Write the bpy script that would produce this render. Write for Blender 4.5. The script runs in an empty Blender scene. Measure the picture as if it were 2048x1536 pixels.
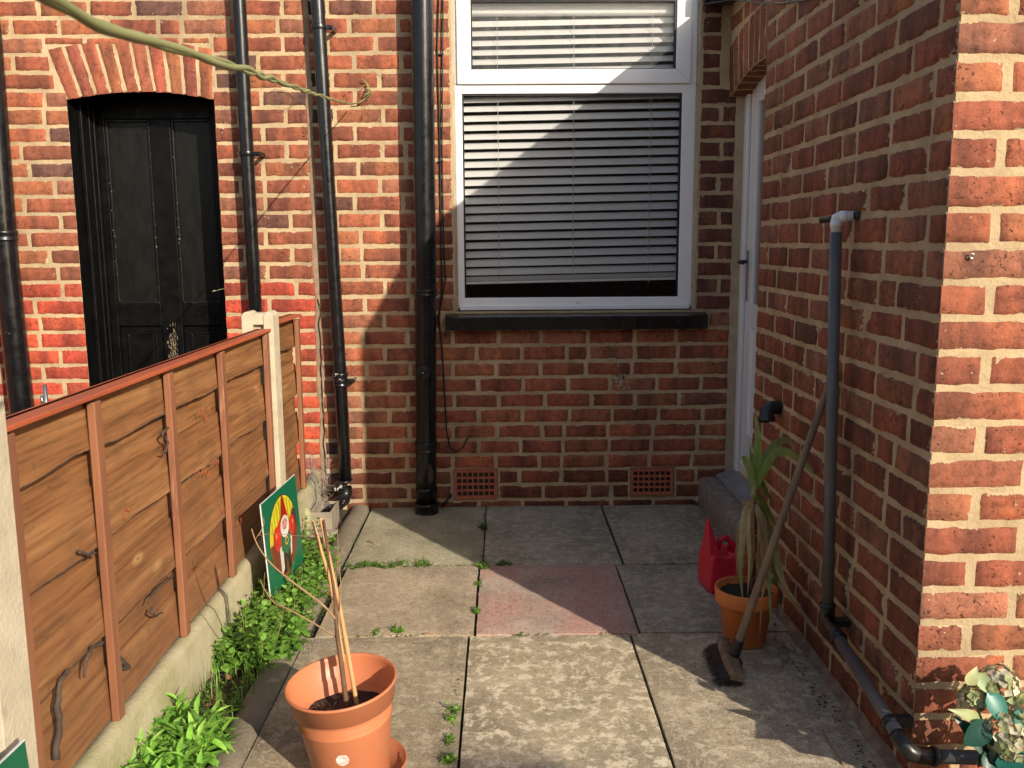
import bpy, math, random
from mathutils import Vector, Matrix, noise as mn
import numpy as np
random.seed(7)
rnd = random.random
def U(a, b): return a + (b - a) * rnd()
C = bpy.data.collections.new("yard"); bpy.context.scene.collection.children.link(C)

# ------------------------------------------------------------------ measured view
F_, CX, CY = 1798., 1024., 768.
dy = np.array([(1001 - CX) / F_, (487 - CY) / F_, 1.]); dy /= np.linalg.norm(dy)
dn = np.array([76 / F_, 11500 / F_, 1.]); dn -= dn.dot(dy) * dy; dn /= np.linalg.norm(dn)
R = np.array([np.cross(dn, dy), dy, -dn])
D = 4.6                                   # distance to the back wall
HC = 1.372
CAM = np.array([0, 0, HC])
XR = 1.03                                 # side wall plane
YC = 2.095                                # its corner
XF = -.97                                 # fence plane
def at(px, py, **k):
    r = R @ np.array([(px - CX) / F_, (py - CY) / F_, 1.])
    a, v = {'x': 0, 'y': 1, 'z': 2}[list(k)[0]], list(k.values())[0]
    return Vector(CAM + (v - CAM[a]) / r[a] * r)
def W(px, py, y=D): return at(px, py, y=y)
def G(px, py, z=0): return at(px, py, z=z)

# ------------------------------------------------------------------ scene helpers
def tag(o, label=None, cat=None, group=None, kind=None):
    if label: o['label'] = label
    if cat: o['category'] = cat
    if group: o['group'] = group
    if kind: o['kind'] = kind
    return o
def thing(name, loc, label, cat, group=None):
    o = bpy.data.objects.new(name, None); C.objects.link(o); o.location = loc
    o.empty_display_size = .05
    return tag(o, label, cat, group)
class MB:
    def __init__(s): s.v = []; s.f = []; s.m = []; s.c = {}; s.e = {}; s.sm = []
    def add(s, vs, fs, m=0, smooth=False, col=None):
        b = len(s.v); s.v += [tuple(v) for v in vs]
        for f in fs: s.f.append([b + i for i in f]); s.m.append(m); s.sm.append(smooth)
        if col is not None:
            for i in range(len(vs)): s.c[b + i] = col
        return b
    def box(s, x0, x1, y0, y1, z0, z1, m=0, col=None, M=None):
        vs = [Vector((x, y, z)) for x in (x0, x1) for y in (y0, y1) for z in (z0, z1)]
        if M is not None: vs = [M @ v for v in vs]
        s.add(vs, [(0, 1, 3, 2), (4, 6, 7, 5), (0, 4, 5, 1), (2, 3, 7, 6), (0, 2, 6, 4), (1, 5, 7, 3)], m, False, col)
    def tube(s, pts, r, n=10, m=0, cap=True, smooth=True, col=None, flat=1., up=None):
        pts = [Vector(p) for p in pts]; k = len(pts)
        rr = r if isinstance(r, (list, tuple)) else [r] * k
        vs = []; U0 = None
        for i, p in enumerate(pts):
            t = (pts[min(i + 1, k - 1)] - pts[max(i - 1, 0)])
            if t.length < 1e-9: t = Vector((0, 0, 1))
            t.normalize()
            if U0 is None:
                a = Vector(up) if up else (Vector((0, 0, 1)) if abs(t.z) < .9 else Vector((1, 0, 0)))
                U0 = (a - t * a.dot(t)).normalized()
            else:
                U0 = (U0 - t * U0.dot(t)); U0.normalize()
            V0 = t.cross(U0)
            for j in range(n):
                a = 2 * math.pi * j / n
                vs.append(p + (U0 * math.cos(a) * flat + V0 * math.sin(a)) * rr[i])
        fs = [(i * n + j, i * n + (j + 1) % n, (i + 1) * n + (j + 1) % n, (i + 1) * n + j) for i in range(k - 1) for j in range(n)]
        if cap: fs += [tuple(range(n))[::-1], tuple((k - 1) * n + j for j in range(n))]
        s.add(vs, fs, m, smooth, col)
    def lathe(s, prof, c, n=40, m=0, M=None):
        vs = []
        for (r, z) in prof:
            for j in range(n):
                a = 2 * math.pi * j / n
                v = Vector((r * math.cos(a), r * math.sin(a), z))
                vs.append((M @ v if M is not None else v) + Vector(c))
        k = len(prof)
        fs = [(i * n + j, i * n + (j + 1) % n, (i + 1) * n + (j + 1) % n, (i + 1) * n + j) for i in range(k - 1) for j in range(n)]
        s.add(vs, fs, m, True)
    def prism(s, poly, o, ea, eb, en, th, m=0, col=None):
        o, ea, eb, en = Vector(o), Vector(ea), Vector(eb), Vector(en); k = len(poly)
        vs = [o + ea * a + eb * b for a, b in poly] + [o + ea * a + eb * b + en * th for a, b in poly]
        fs = [tuple(range(k))[::-1], tuple(range(k, 2 * k))] + [(i, (i + 1) % k, k + (i + 1) % k, k + i) for i in range(k)]
        s.add(vs, fs, m, False, col)
    def leaf(s, p, d, nrm, L, w, curl=.3, m=0, k=4, col=None, fold=.15, shape=.5):
        p = Vector(p); d = Vector(d).normalized(); nrm = Vector(nrm)
        sd = d.cross(nrm)
        if sd.length < 1e-4: sd = d.cross(Vector((.3, .5, .8)))
        sd.normalize(); nn = sd.cross(d)
        vs = []; q = p.copy(); dd = d.copy()
        for i in range(k + 1):
            t = i / k
            ww = w * .5 * (math.sin(math.pi * t ** shape) if 0 < t < 1 else .04) 
            up = nn * (fold * ww)
            vs += [q - sd * ww + up, q.copy(), q + sd * ww + up]
            ax = Matrix.Rotation(-curl / k, 3, sd); dd = ax @ dd; nn = ax @ nn
            q = q + dd * (L / k)
        fs = []
        for i in range(k):
            a = i * 3; fs += [(a, a + 1, a + 4, a + 3), (a + 1, a + 2, a + 5, a + 4)]
        s.add(vs, fs, m, True, col)
    def build(s, name, mats, parent=None, bevel=0, seg=2, split=None):
        me = bpy.data.meshes.new(name); me.from_pydata(s.v, [], s.f)
        if not isinstance(mats, (list, tuple)): mats = [mats]
        for m in mats: me.materials.append(m)
        me.polygons.foreach_set('material_index', s.m); me.polygons.foreach_set('use_smooth', s.sm)
        if s.c:
            a = me.color_attributes.new('Col', 'FLOAT_COLOR', 'POINT')
            for i, c in s.c.items(): a.data[i].color = c if len(c) == 4 else (*c, 1)
        if s.e:
            a = me.attributes.new('edge', 'FLOAT', 'POINT')
            arr = [1.0] * len(s.v)
            for i, e in s.e.items(): arr[i] = e
            a.data.foreach_set('value', arr)
        me.update()
        o = bpy.data.objects.new(name, me); C.objects.link(o)
        if parent is not None:
            o.parent = parent
            o.matrix_parent_inverse = Matrix.Translation(-wl(parent))
        if bevel:
            b = o.modifiers.new('bev', 'BEVEL'); b.width = bevel; b.segments = seg; b.limit_method = 'ANGLE'; b.angle_limit = math.radians(40)
            b.harden_normals = False
        return o
def wl(o):
    v = Vector((0, 0, 0))
    if o.type == 'EMPTY': v = Vector(o.location)
    return v if o.type == 'EMPTY' else Vector((0, 0, 0))

# ------------------------------------------------------------------ materials
def nodes(name):
    m = bpy.data.materials.new(name); m.use_nodes = True
    nt = m.node_tree; nt.nodes.clear()
    out = nt.nodes.new('ShaderNodeOutputMaterial'); b = nt.nodes.new('ShaderNodeBsdfPrincipled')
    nt.links.new(b.outputs[0], out.inputs[0])
    return m, nt, b, out
def N(nt, t, **k):
    n = nt.nodes.new(t)
    for a, v in k.items(): setattr(n, a, v)
    return n
def coord(nt, scale=(1, 1, 1), obj=False):
    g = N(nt, 'ShaderNodeNewGeometry')
    mp = N(nt, 'ShaderNodeMapping'); mp.inputs['Scale'].default_value = scale
    nt.links.new(g.outputs['Position'], mp.inputs[0])
    return mp.outputs[0]
def noise(nt, vec, sc, det=6, ro=.6, dist=0):
    n = N(nt, 'ShaderNodeTexNoise'); n.inputs['Scale'].default_value = sc; n.inputs['Detail'].default_value = det
    n.inputs['Roughness'].default_value = ro; n.inputs['Distortion'].default_value = dist
    nt.links.new(vec, n.inputs['Vector']); return n.outputs['Fac']
def ramp(nt, fac, stops):
    r = N(nt, 'ShaderNodeValToRGB'); cr = r.color_ramp
    while len(cr.elements) > 1: cr.elements.remove(cr.elements[-1])
    for i, (p, c) in enumerate(stops):
        e = cr.elements[0] if i == 0 else cr.elements.new(p)
        e.position = p; e.color = (*c, 1) if not isinstance(c, (int, float)) else (c, c, c, 1)
    nt.links.new(fac, r.inputs[0]); return r.outputs[0]
def mix(nt, fac, a, b, mode='MIX'):
    n = N(nt, 'ShaderNodeMix'); n.data_type = 'RGBA'; n.blend_type = mode
    for s, v in ((n.inputs[0], fac), (n.inputs[6], a), (n.inputs[7], b)):
        if isinstance(v, (int, float)): s.default_value = v
        elif isinstance(v, (tuple, list)): s.default_value = (*v, 1)
        else: nt.links.new(v, s)
    return n.outputs[2]
def math_(nt, op, a, b=0., c=None):
    n = N(nt, 'ShaderNodeMath'); n.operation = op
    for s, v in zip(n.inputs, (a, b, c)):
        if v is None: continue
        if isinstance(v, (int, float)): s.default_value = v
        else: nt.links.new(v, s)
    return n.outputs[0]
def bump(nt, b, h, st=.5, dist=.01, prev=None):
    n = N(nt, 'ShaderNodeBump'); n.inputs['Strength'].default_value = st; n.inputs['Distance'].default_value = dist
    nt.links.new(h, n.inputs['Height'])
    if prev: nt.links.new(prev, n.inputs['Normal'])
    nt.links.new(n.outputs[0], b.inputs['Normal']); return n.outputs[0]
def simple(name, c1, c2=None, sc=20, rough=.6, bst=.3, bd=.002, bsc=None, spec=.5, metal=0, stretch=(1, 1, 1), c3=None, coat=0, attr=False, trans=0):
    m, nt, b, out = nodes(name); v = coord(nt, stretch)
    c2 = c2 or tuple(x * .75 for x in c1)
    st = [(.35, c1), (.62, c2)] + ([(.74, c3)] if c3 else [])
    col = ramp(nt, noise(nt, v, sc), st)
    if attr:
        a = N(nt, 'ShaderNodeAttribute'); a.attribute_name = 'Col'
        col = mix(nt, 1., a.outputs['Color'], ramp(nt, noise(nt, v, sc), [(.3, .7), (.7, 1.15)]), 'MULTIPLY')
    nt.links.new(col, b.inputs['Base Color']); b.inputs['Roughness'].default_value = rough
    b.inputs['Specular IOR Level'].default_value = spec; b.inputs['Metallic'].default_value = metal
    b.inputs['Coat Weight'].default_value = coat
    if bst: bump(nt, b, noise(nt, v, bsc or sc * 4), bst, bd)
    if trans:
        t = N(nt, 'ShaderNodeBsdfTranslucent'); nt.links.new(col, t.inputs[0])
        ms = N(nt, 'ShaderNodeMixShader'); ms.inputs[0].default_value = trans
        nt.links.new(b.outputs[0], ms.inputs[1]); nt.links.new(t.outputs[0], ms.inputs[2]); nt.links.new(ms.outputs[0], out.inputs[0])
    return m

def brick_mat():
    m, nt, b, out = nodes('brick')
    a = N(nt, 'ShaderNodeAttribute'); a.attribute_name = 'Col'
    e = N(nt, 'ShaderNodeAttribute'); e.attribute_name = 'edge'
    g = N(nt, 'ShaderNodeNewGeometry')
    off = N(nt, 'ShaderNodeVectorMath'); off.operation = 'ADD'
    cb = N(nt, 'ShaderNodeCombineXYZ'); k = math_(nt, 'MULTIPLY', a.outputs['Alpha'], 41.)
    for i in range(3): nt.links.new(k, cb.inputs[i])
    nt.links.new(g.outputs['Position'], off.inputs[0]); nt.links.new(cb.outputs[0], off.inputs[1])
    mp = N(nt, 'ShaderNodeMapping'); mp.inputs['Scale'].default_value = (1, 1, .22); nt.links.new(off.outputs[0], mp.inputs[0])
    band = noise(nt, mp.outputs[0], 11, 3, .55)                     # kiln bands across a brick
    mott = noise(nt, off.outputs[0], 38, 8, .68)
    fine = noise(nt, g.outputs['Position'], 260, 5, .7)
    big = noise(nt, g.outputs['Position'], 1.6, 4, .6)
    c = mix(nt, ramp(nt, band, [(.44, 0.), (.64, .85)]), a.outputs['Color'], mix(nt, 1., a.outputs['Color'], (.46, .50, .58), 'MULTIPLY'))
    c = mix(nt, ramp(nt, band, [(.28, .75), (.4, 0.)]), c, mix(nt, 1., a.outputs['Color'], (1.45, 1.35, 1.0), 'MULTIPLY'))
    c = mix(nt, 1., c, ramp(nt, mott, [(.28, .45), (.48, 1.), (.72, 1.3)]), 'MULTIPLY')
    c = mix(nt, 1., c, ramp(nt, fine, [(.3, .68), (.6, 1.10)]), 'MULTIPLY')
    c = mix(nt, ramp(nt, big, [(.45, 0.), (.75, .35)]), c, (.055, .032, .026))
    pit = math_(nt, 'ADD', noise(nt, g.outputs['Position'], 95, 3, .5), math_(nt, 'MULTIPLY', math_(nt, 'SUBTRACT', noise(nt, g.outputs['Position'], 8, 3, .5), .5), .35))
    c = mix(nt, ramp(nt, pit, [(.67, 0.), (.715, .85)]), c, (.05, .03, .025))
    spk = noise(nt, off.outputs[0], 70, 3, .5)
    c = mix(nt, ramp(nt, spk, [(.71, 0.), (.74, .75)]), c, (.50, .38, .26))
    # mortar smeared raggedly over the arrises
    n1 = noise(nt, g.outputs['Position'], 75, 5, .65); n2 = noise(nt, g.outputs['Position'], 15, 3, .5)
    rag = math_(nt, 'ADD', math_(nt, 'MULTIPLY', math_(nt, 'SUBTRACT', n1, .5), .026), math_(nt, 'MULTIPLY', math_(nt, 'SUBTRACT', n2, .5), .034))
    d = math_(nt, 'ADD', e.outputs['Fac'], rag)
    msk = ramp(nt, math_(nt, 'MULTIPLY', d, 100.), [(.14, 1.), (.27, 0.)])
    mort = ramp(nt, noise(nt, g.outputs['Position'], 12), [(.3, (.43, .31, .18)), (.7, (.56, .42, .255))])
    dark = ramp(nt, math_(nt, 'MULTIPLY', d, 100.), [(.20, 0.), (.29, .5), (.5, 0.)])
    c = mix(nt, dark, c, (.07, .035, .025))
    c = mix(nt, msk, c, mort)
    nt.links.new(c, b.inputs['Base Color']); b.inputs['Roughness'].default_value = .82; b.inputs['Specular IOR Level'].default_value = .3
    n = bump(nt, b, mott, .75, .006); n = bump(nt, b, fine, .5, .0012, n); bump(nt, b, ramp(nt, pit, [(.64, 1.), (.72, 0.)]), .8, .004, n)
    return m
def mortar_mat():
    m, nt, b, out = nodes('mortar'); v = coord(nt)
    c = ramp(nt, noise(nt, v, 9, 8, .65), [(.3, (.38, .275, .16)), (.5, (.49, .37, .22)), (.7, (.58, .45, .275))])
    c = mix(nt, ramp(nt, noise(nt, v, 2.2, 4), [(.5, 0.), (.72, .5)]), c, (.20, .155, .115))
    c = mix(nt, ramp(nt, noise(nt, v, 120, 3), [(.66, 0.), (.74, .5)]), c, (.12, .09, .07))
    nt.links.new(c, b.inputs['Base Color']); b.inputs['Roughness'].default_value = .9; b.inputs['Specular IOR Level'].default_value = .2
    n = bump(nt, b, noise(nt, v, 60, 6, .7), .8, .006); bump(nt, b, noise(nt, v, 300, 4, .7), .5, .0015, n)
    return m
def slab_mat():
    m, nt, b, out = nodes('paving_concrete')
    a = N(nt, 'ShaderNodeAttribute'); a.attribute_name = 'Col'
    g = N(nt, 'ShaderNodeNewGeometry'); P = g.outputs['Position']
    c = mix(nt, 1., a.outputs['Color'], (.88, .885, .90), 'MULTIPLY')
    c = mix(nt, 1., c, ramp(nt, noise(nt, P, 3.5, 6, .6), [(.3, .62), (.7, 1.25)]), 'MULTIPLY')
    pk = N(nt, 'ShaderNodeSeparateColor'); nt.links.new(a.outputs['Color'], pk.inputs[0]); isp = math_(nt, 'GREATER_THAN', pk.outputs[0], .52)
    c = mix(nt, math_(nt, 'MULTIPLY', isp, ramp(nt, noise(nt, P, 4.5, 5, .6), [(.42, .8), (.6, 0.)])), c, (.50, .27, .215))
    # lichen blotches and exposed aggregate
    lich = math_(nt, 'MULTIPLY', noise(nt, P, 21, 9, .74, .3), 1.)
    c = mix(nt, math_(nt, 'MULTIPLY', ramp(nt, lich, [(.50, 0.), (.57, .85)]), a.outputs['Alpha']), c, (.78, .68, .49))
    c = mix(nt, ramp(nt, noise(nt, P, 55, 6, .7), [(.36, .6), (.5, 0.)]), c, mix(nt, 1., c, (.5, .48, .45), 'MULTIPLY'))
    c = mix(nt, ramp(nt, noise(nt, P, 190, 3, .6), [(.60, 0.), (.66, .7)]), c, (.78, .70, .56))
    c = mix(nt, ramp(nt, noise(nt, P, 170, 3, .6), [(.32, .7), (.39, 0.)]), c, (.07, .055, .045))
    c = mix(nt, ramp(nt, noise(nt, P, 5.5, 4, .55), [(.62, 0.), (.72, .35)]), c, (.26, .20, .07))
    nt.links.new(c, b.inputs['Base Color']); b.inputs['Roughness'].default_value = .88; b.inputs['Specular IOR Level'].default_value = .25
    n = bump(nt, b, noise(nt, P, 90, 7, .7), .5, .003); bump(nt, b, noise(nt, P, 330, 3, .6), .6, .0015, n)
    return m
def wood_mat():
    m, nt, b, out = nodes('stained_fence_board')
    a = N(nt, 'ShaderNodeAttribute'); a.attribute_name = 'Col'
    g = N(nt, 'ShaderNodeNewGeometry')
    mp = N(nt, 'ShaderNodeMapping'); mp.inputs['Scale'].default_value = (1, .045, 1); nt.links.new(g.outputs['Position'], mp.inputs[0])
    mp2 = N(nt, 'ShaderNodeMapping'); mp2.inputs['Scale'].default_value = (1, .42, 1); nt.links.new(g.outputs['Position'], mp2.inputs[0])
    off = N(nt, 'ShaderNodeVectorMath'); off.operation = 'ADD'; nt.links.new(mp.outputs[0], off.inputs[0]); nt.links.new(a.outputs['Color'], off.inputs[1])
    gr = noise(nt, off.outputs[0], 70, 6, .65, .3); wide = noise(nt, off.outputs[0], 16, 4, .6, .3)
    c = ramp(nt, wide, [(.28, (.19, .078, .030)), (.5, (.29, .130, .050)), (.72, (.38, .195, .080))])
    c = mix(nt, 1., c, ramp(nt, gr, [(.3, .45), (.5, .95), (.72, 1.3)]), 'MULTIPLY')
    vo = N(nt, 'ShaderNodeTexVoronoi'); vo.inputs['Scale'].default_value = 7.5; nt.links.new(mp2.outputs[0], vo.inputs['Vector'])
    c = mix(nt, ramp(nt, vo.outputs['Distance'], [(.05, .8), (.12, .25), (.15, 0.)]), c, (.52, .30, .13))
    c = mix(nt, ramp(nt, vo.outputs['Distance'], [(.02, .8), (.045, 0.)]), c, (.16, .065, .03))
    dirt = noise(nt, g.outputs['Position'], 4, 5, .65)
    sp = N(nt, 'ShaderNodeSeparateXYZ'); nt.links.new(g.outputs['Position'], sp.inputs[0])
    c = mix(nt, math_(nt, 'MULTIPLY', ramp(nt, sp.outputs[2], [(.2, .6), (.75, 0.)]), ramp(nt, noise(nt, g.outputs['Position'], 3, 4, .6), [(.3, .4), (.6, 1.)])), c, (.17, .075, .04))
    c = mix(nt, ramp(nt, dirt, [(.50, 0.), (.74, .65)]), c, (.12, .062, .034))
    c = mix(nt, ramp(nt, noise(nt, mp2.outputs[0], 34, 5, .7), [(.62, 0.), (.70, .55)]), c, (.09, .05, .035))
    nt.links.new(c, b.inputs['Base Color']); b.inputs['Roughness'].default_value = .62; b.inputs['Specular IOR Level'].default_value = .35
    n = bump(nt, b, gr, .35, .0025); bump(nt, b, noise(nt, g.outputs['Position'], 200, 4), .25, .0008, n)
    return m
def paint_mat(name, c, rough=.28, chips=0., chipcol=(.6, .55, .48), run=.5, coat=.2, csc=9, spec=.5):
    m, nt, b, out = nodes(name); v = coord(nt)
    vs = coord(nt, (1, 1, .12))
    col = mix(nt, ramp(nt, noise(nt, v, 14), [(.4, 0.), (.7, .5)]), c, tuple(x * 1.8 + .003 for x in c))
    if chips:
        col = mix(nt, ramp(nt, noise(nt, v, csc, 6, .7), [(chips, 0.), (chips + .02, 1.)]), col, chipcol)
    nt.links.new(col, b.inputs['Base Color'])
    rg = ramp(nt, noise(nt, v, 18, 5), [(.3, rough * .75), (.7, min(1, rough * 1.5))]); nt.links.new(rg, b.inputs['Roughness'])
    n = bump(nt, b, noise(nt, vs, 30, 4), run, .003); bump(nt, b, noise(nt, v, 130, 4), .3, .0008, n)
    b.inputs['Coat Weight'].default_value = coat; b.inputs['Coat Roughness'].default_value = .2; b.inputs['Specular IOR Level'].default_value = spec
    return m
def glass_mat(name, dirt=0., tint=.92):
    m, nt, b, out = nodes(name); nt.nodes.remove(b)
    t = N(nt, 'ShaderNodeBsdfTransparent'); t.inputs[0].default_value = (tint, tint, tint, 1)
    gl = N(nt, 'ShaderNodeBsdfGlossy'); gl.inputs['Roughness'].default_value = .015
    fr = N(nt, 'ShaderNodeFresnel'); fr.inputs[0].default_value = 1.5
    mx = N(nt, 'ShaderNodeMixShader'); nt.links.new(fr.outputs[0], mx.inputs[0]); nt.links.new(t.outputs[0], mx.inputs[1]); nt.links.new(gl.outputs[0], mx.inputs[2])
    o = mx.outputs[0]
    if dirt:
        df = N(nt, 'ShaderNodeBsdfDiffuse'); df.inputs[0].default_value = (.55, .54, .5, 1)
        v = coord(nt, (1, 1, .25)); v2 = coord(nt)
        k = math_(nt, 'MULTIPLY', ramp(nt, noise(nt, v, 22, 6, .7), [(.35, .2), (.7, 1.)]), ramp(nt, noise(nt, v2, 2.5, 3), [(.35, .35), (.65, 1.)]))
        k = math_(nt, 'MULTIPLY', k, dirt)
        m2 = N(nt, 'ShaderNodeMixShader'); nt.links.new(k, m2.inputs[0]); nt.links.new(o, m2.inputs[1]); nt.links.new(df.outputs[0], m2.inputs[2]); o = m2.outputs[0]
    nt.links.new(o, out.inputs[0]); return m

m_brick = brick_mat(); m_mortar = mortar_mat(); m_slab = slab_mat(); m_wood = wood_mat()
m_render = simple('cement_render', (.48, .38, .26), (.36, .28, .19), 9, .9, .7, .006, 70, c3=(.38, .33, .26))
m_black = paint_mat('black_pipe_paint', (.0045, .0048, .006), .26, 0, run=.35, coat=.15, spec=.4)
m_blackp = paint_mat('peeling_black_pipe_paint', (.0045, .0048, .006), .24, .69, (.55, .52, .46), csc=11, coat=.3)
m_blackc = paint_mat('flaking_black_pipe_paint', (.006, .006, .007), .3, .605, (.60, .56, .50), csc=20)
m_blackw = paint_mat('black_door_paint', (.0028, .0028, .0028), .36, .73, (.12, .11, .08), run=.25, csc=20, coat=.0, spec=.16)
m_bead = paint_mat('worn_black_bead', (.006, .006, .006), .36, .62, (.20, .18, .14), run=.3, coat=0, csc=70, spec=.25)
m_sill = paint_mat('black_sill_paint', (.004, .0045, .005), .22, .76, (.2, .2, .19), run=.9, coat=.2)
m_pvc = simple('white_upvc', (.91, .90, .89), (.88, .87, .86), 6, .28, .05, .0005, 60, coat=.2)
m_pvcd = simple('weathered_white_upvc', (.84, .83, .80), (.74, .72, .68), 14, .4, .1, .0006, 60)
m_gasket = simple('black_rubber_gasket', (.012, .012, .013), rough=.5, bst=0)
m_slat = simple('blind_slat', (.95, .95, .93), (.93, .93, .91), 5, .42, 0)
m_cord = simple('blind_cord', (.66, .66, .62), rough=.7, bst=0)
m_glass = glass_mat('window_glass', .0); m_glassd = glass_mat('dirty_window_glass', .16, 1.)
m_glassl = glass_mat('lower_window_glass', .015, 1.)
m_room = simple('dark_room', (.035, .032, .03), (.02, .02, .02), 3, .8, 0)
m_door = simple('grey_threshold', (.34, .33, .32), (.26, .255, .25), 20, .4, .2, .001)
m_stone = simple('step_stone', (.36, .295, .235), (.20, .16, .13), 26, .88, 1., .010, 55, c3=(.44, .38, .31))
m_cable = simple('black_cable', (.012, .011, .012), rough=.5, bst=0)
m_air = simple('terracotta_vent', (.48, .14, .075), (.38, .105, .055), 22, .75, .4, .002, 90)
m_post = simple('fence_post_concrete', (.60, .52, .38), (.50, .43, .31), 12, .9, .6, .004, 90, c3=(.30, .26, .17))
m_gravel = simple('mossy_gravel_board', (.45, .40, .26), (.34, .31, .17), 7, .92, .7, .005, 70, c3=(.22, .24, .07))
m_batten = simple('stained_batten', (.29, .12, .058), (.21, .085, .045), 16, .55, .35, .002, 60, stretch=(1, 1, .2), c3=(.42, .22, .12))
m_cap = simple('red_stained_rail', (.46, .11, .045), (.36, .085, .04), 12, .5, .3, .002, 60, stretch=(1, .2, 1))
m_soil = simple('garden_soil', (.10, .075, .05), (.055, .04, .028), 30, .95, 1., .012, 90, c3=(.16, .13, .095))
m_compost = simple('potting_compost', (.045, .028, .018), (.022, .014, .01), 60, .95, 1., .01, 160)
m_kerb = simple('kerb_concrete', (.24, .20, .14), (.17, .145, .10), 10, .9, .8, .006, 80, c3=(.33, .28, .20))
m_terr = simple('plastic_pot', (.58, .20, .09), (.51, .175, .082), 6, .42, .1, .0006, 90, c3=(.50, .23, .13))
m_terr2 = simple('clay_pot', (.74, .23, .055), (.60, .18, .045), 11, .6, .15, .0008, 90)
m_red = simple('red_plastic', (.78, .026, .06), (.66, .022, .048), 5, .36, .1, .0006, 60)
m_cane = simple('bamboo_cane', (.62, .36, .16), (.50, .27, .11), 25, .5, .2, .001, 90, stretch=(1, 1, .15))
m_twig = simple('dry_twig', (.42, .27, .13), (.30, .18, .09), 40, .7, .4, .001, 120)
m_bark = simple('brown_bark', (.17, .09, .045), (.10, .055, .03), 40, .8, .7, .002, 120, stretch=(1, 1, .3))
m_ivy = simple('dead_ivy_stem', (.085, .055, .04), (.045, .03, .022), 40, .8, .6, .002, 120)
m_vine = simple('green_vine', (.30, .30, .12), (.24, .25, .09), 18, .6, .2, .001, 90, stretch=(.3, .3, 1))
m_leaf = simple('weed_leaf', (.1, .2, .03), sc=30, rough=.42, bst=.15, bd=.001, bsc=120, attr=True, trans=.28)
m_dry = simple('dracaena_leaf', (.3, .3, .1), sc=30, rough=.5, bst=.2, bd=.001, bsc=90, attr=True, trans=.2)
m_hwood = simple('broom_wood', (.27, .19, .115), (.16, .11, .07), 30, .65, .4, .001, 120, stretch=(1, 1, .2))
m_brist = simple('broom_bristle', (.10, .065, .055), (.05, .034, .03), 60, .8, 0)
m_gpipe = simple('grey_waste_pipe', (.13, .127, .125), (.105, .102, .10), 8, .42, .1, .0006, 60)
m_bfit = simple('black_pipe_fitting', (.012, .012, .013), (.02, .02, .021), 20, .35, .15, .0006, 60)
m_green = simple('green_sign_face', (.006, .13, .065), (.005, .115, .058), 9, .3, 0)
m_white = simple('white_board_edge', (.75, .76, .75), rough=.4, bst=0)
m_flat = simple('sign_print', (1, 1, 1), sc=8, rough=.3, bst=0, attr=True)
m_wire = simple('galvanised_wire', (.50, .47, .44), (.30, .27, .24), 60, .5, 0, metal=.2)
m_petal = simple('hydrangea_petal', (.60, .58, .36), sc=40, rough=.55, bst=.1, attr=True, trans=.2)
m_hleaf = simple('fabric_leaf', (.02, .12, .085), sc=14, rough=.38, bst=.25, bd=.001, bsc=60, attr=True, trans=.1)
m_steel = simple('steel_bolt', (.5, .5, .48), rough=.3, metal=.9, bst=0)
m_perl = simple('perlite_grit', (.62, .58, .50), (.45, .42, .36), 60, .8, 0)
m_gully = simple('gully_stone', (.33, .28, .215), (.24, .2, .155), 16, .85, .5, .004, 80)
m_moss = simple('mossy_stone', (.38, .36, .20), (.26, .26, .13), 16, .95, .8, .006, 60)
m_rust = simple('rusty_wire', (.16, .075, .04), (.09, .05, .035), 50, .8, 0)
m_deb = simple('dead_leaf_litter', (.30, .12, .055), (.12, .06, .035), 40, .8, .3, .001, 100)
m_roof = simple('roof_slate', (.07, .07, .075), (.05, .05, .055), 12, .7, .3, .003)

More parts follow.
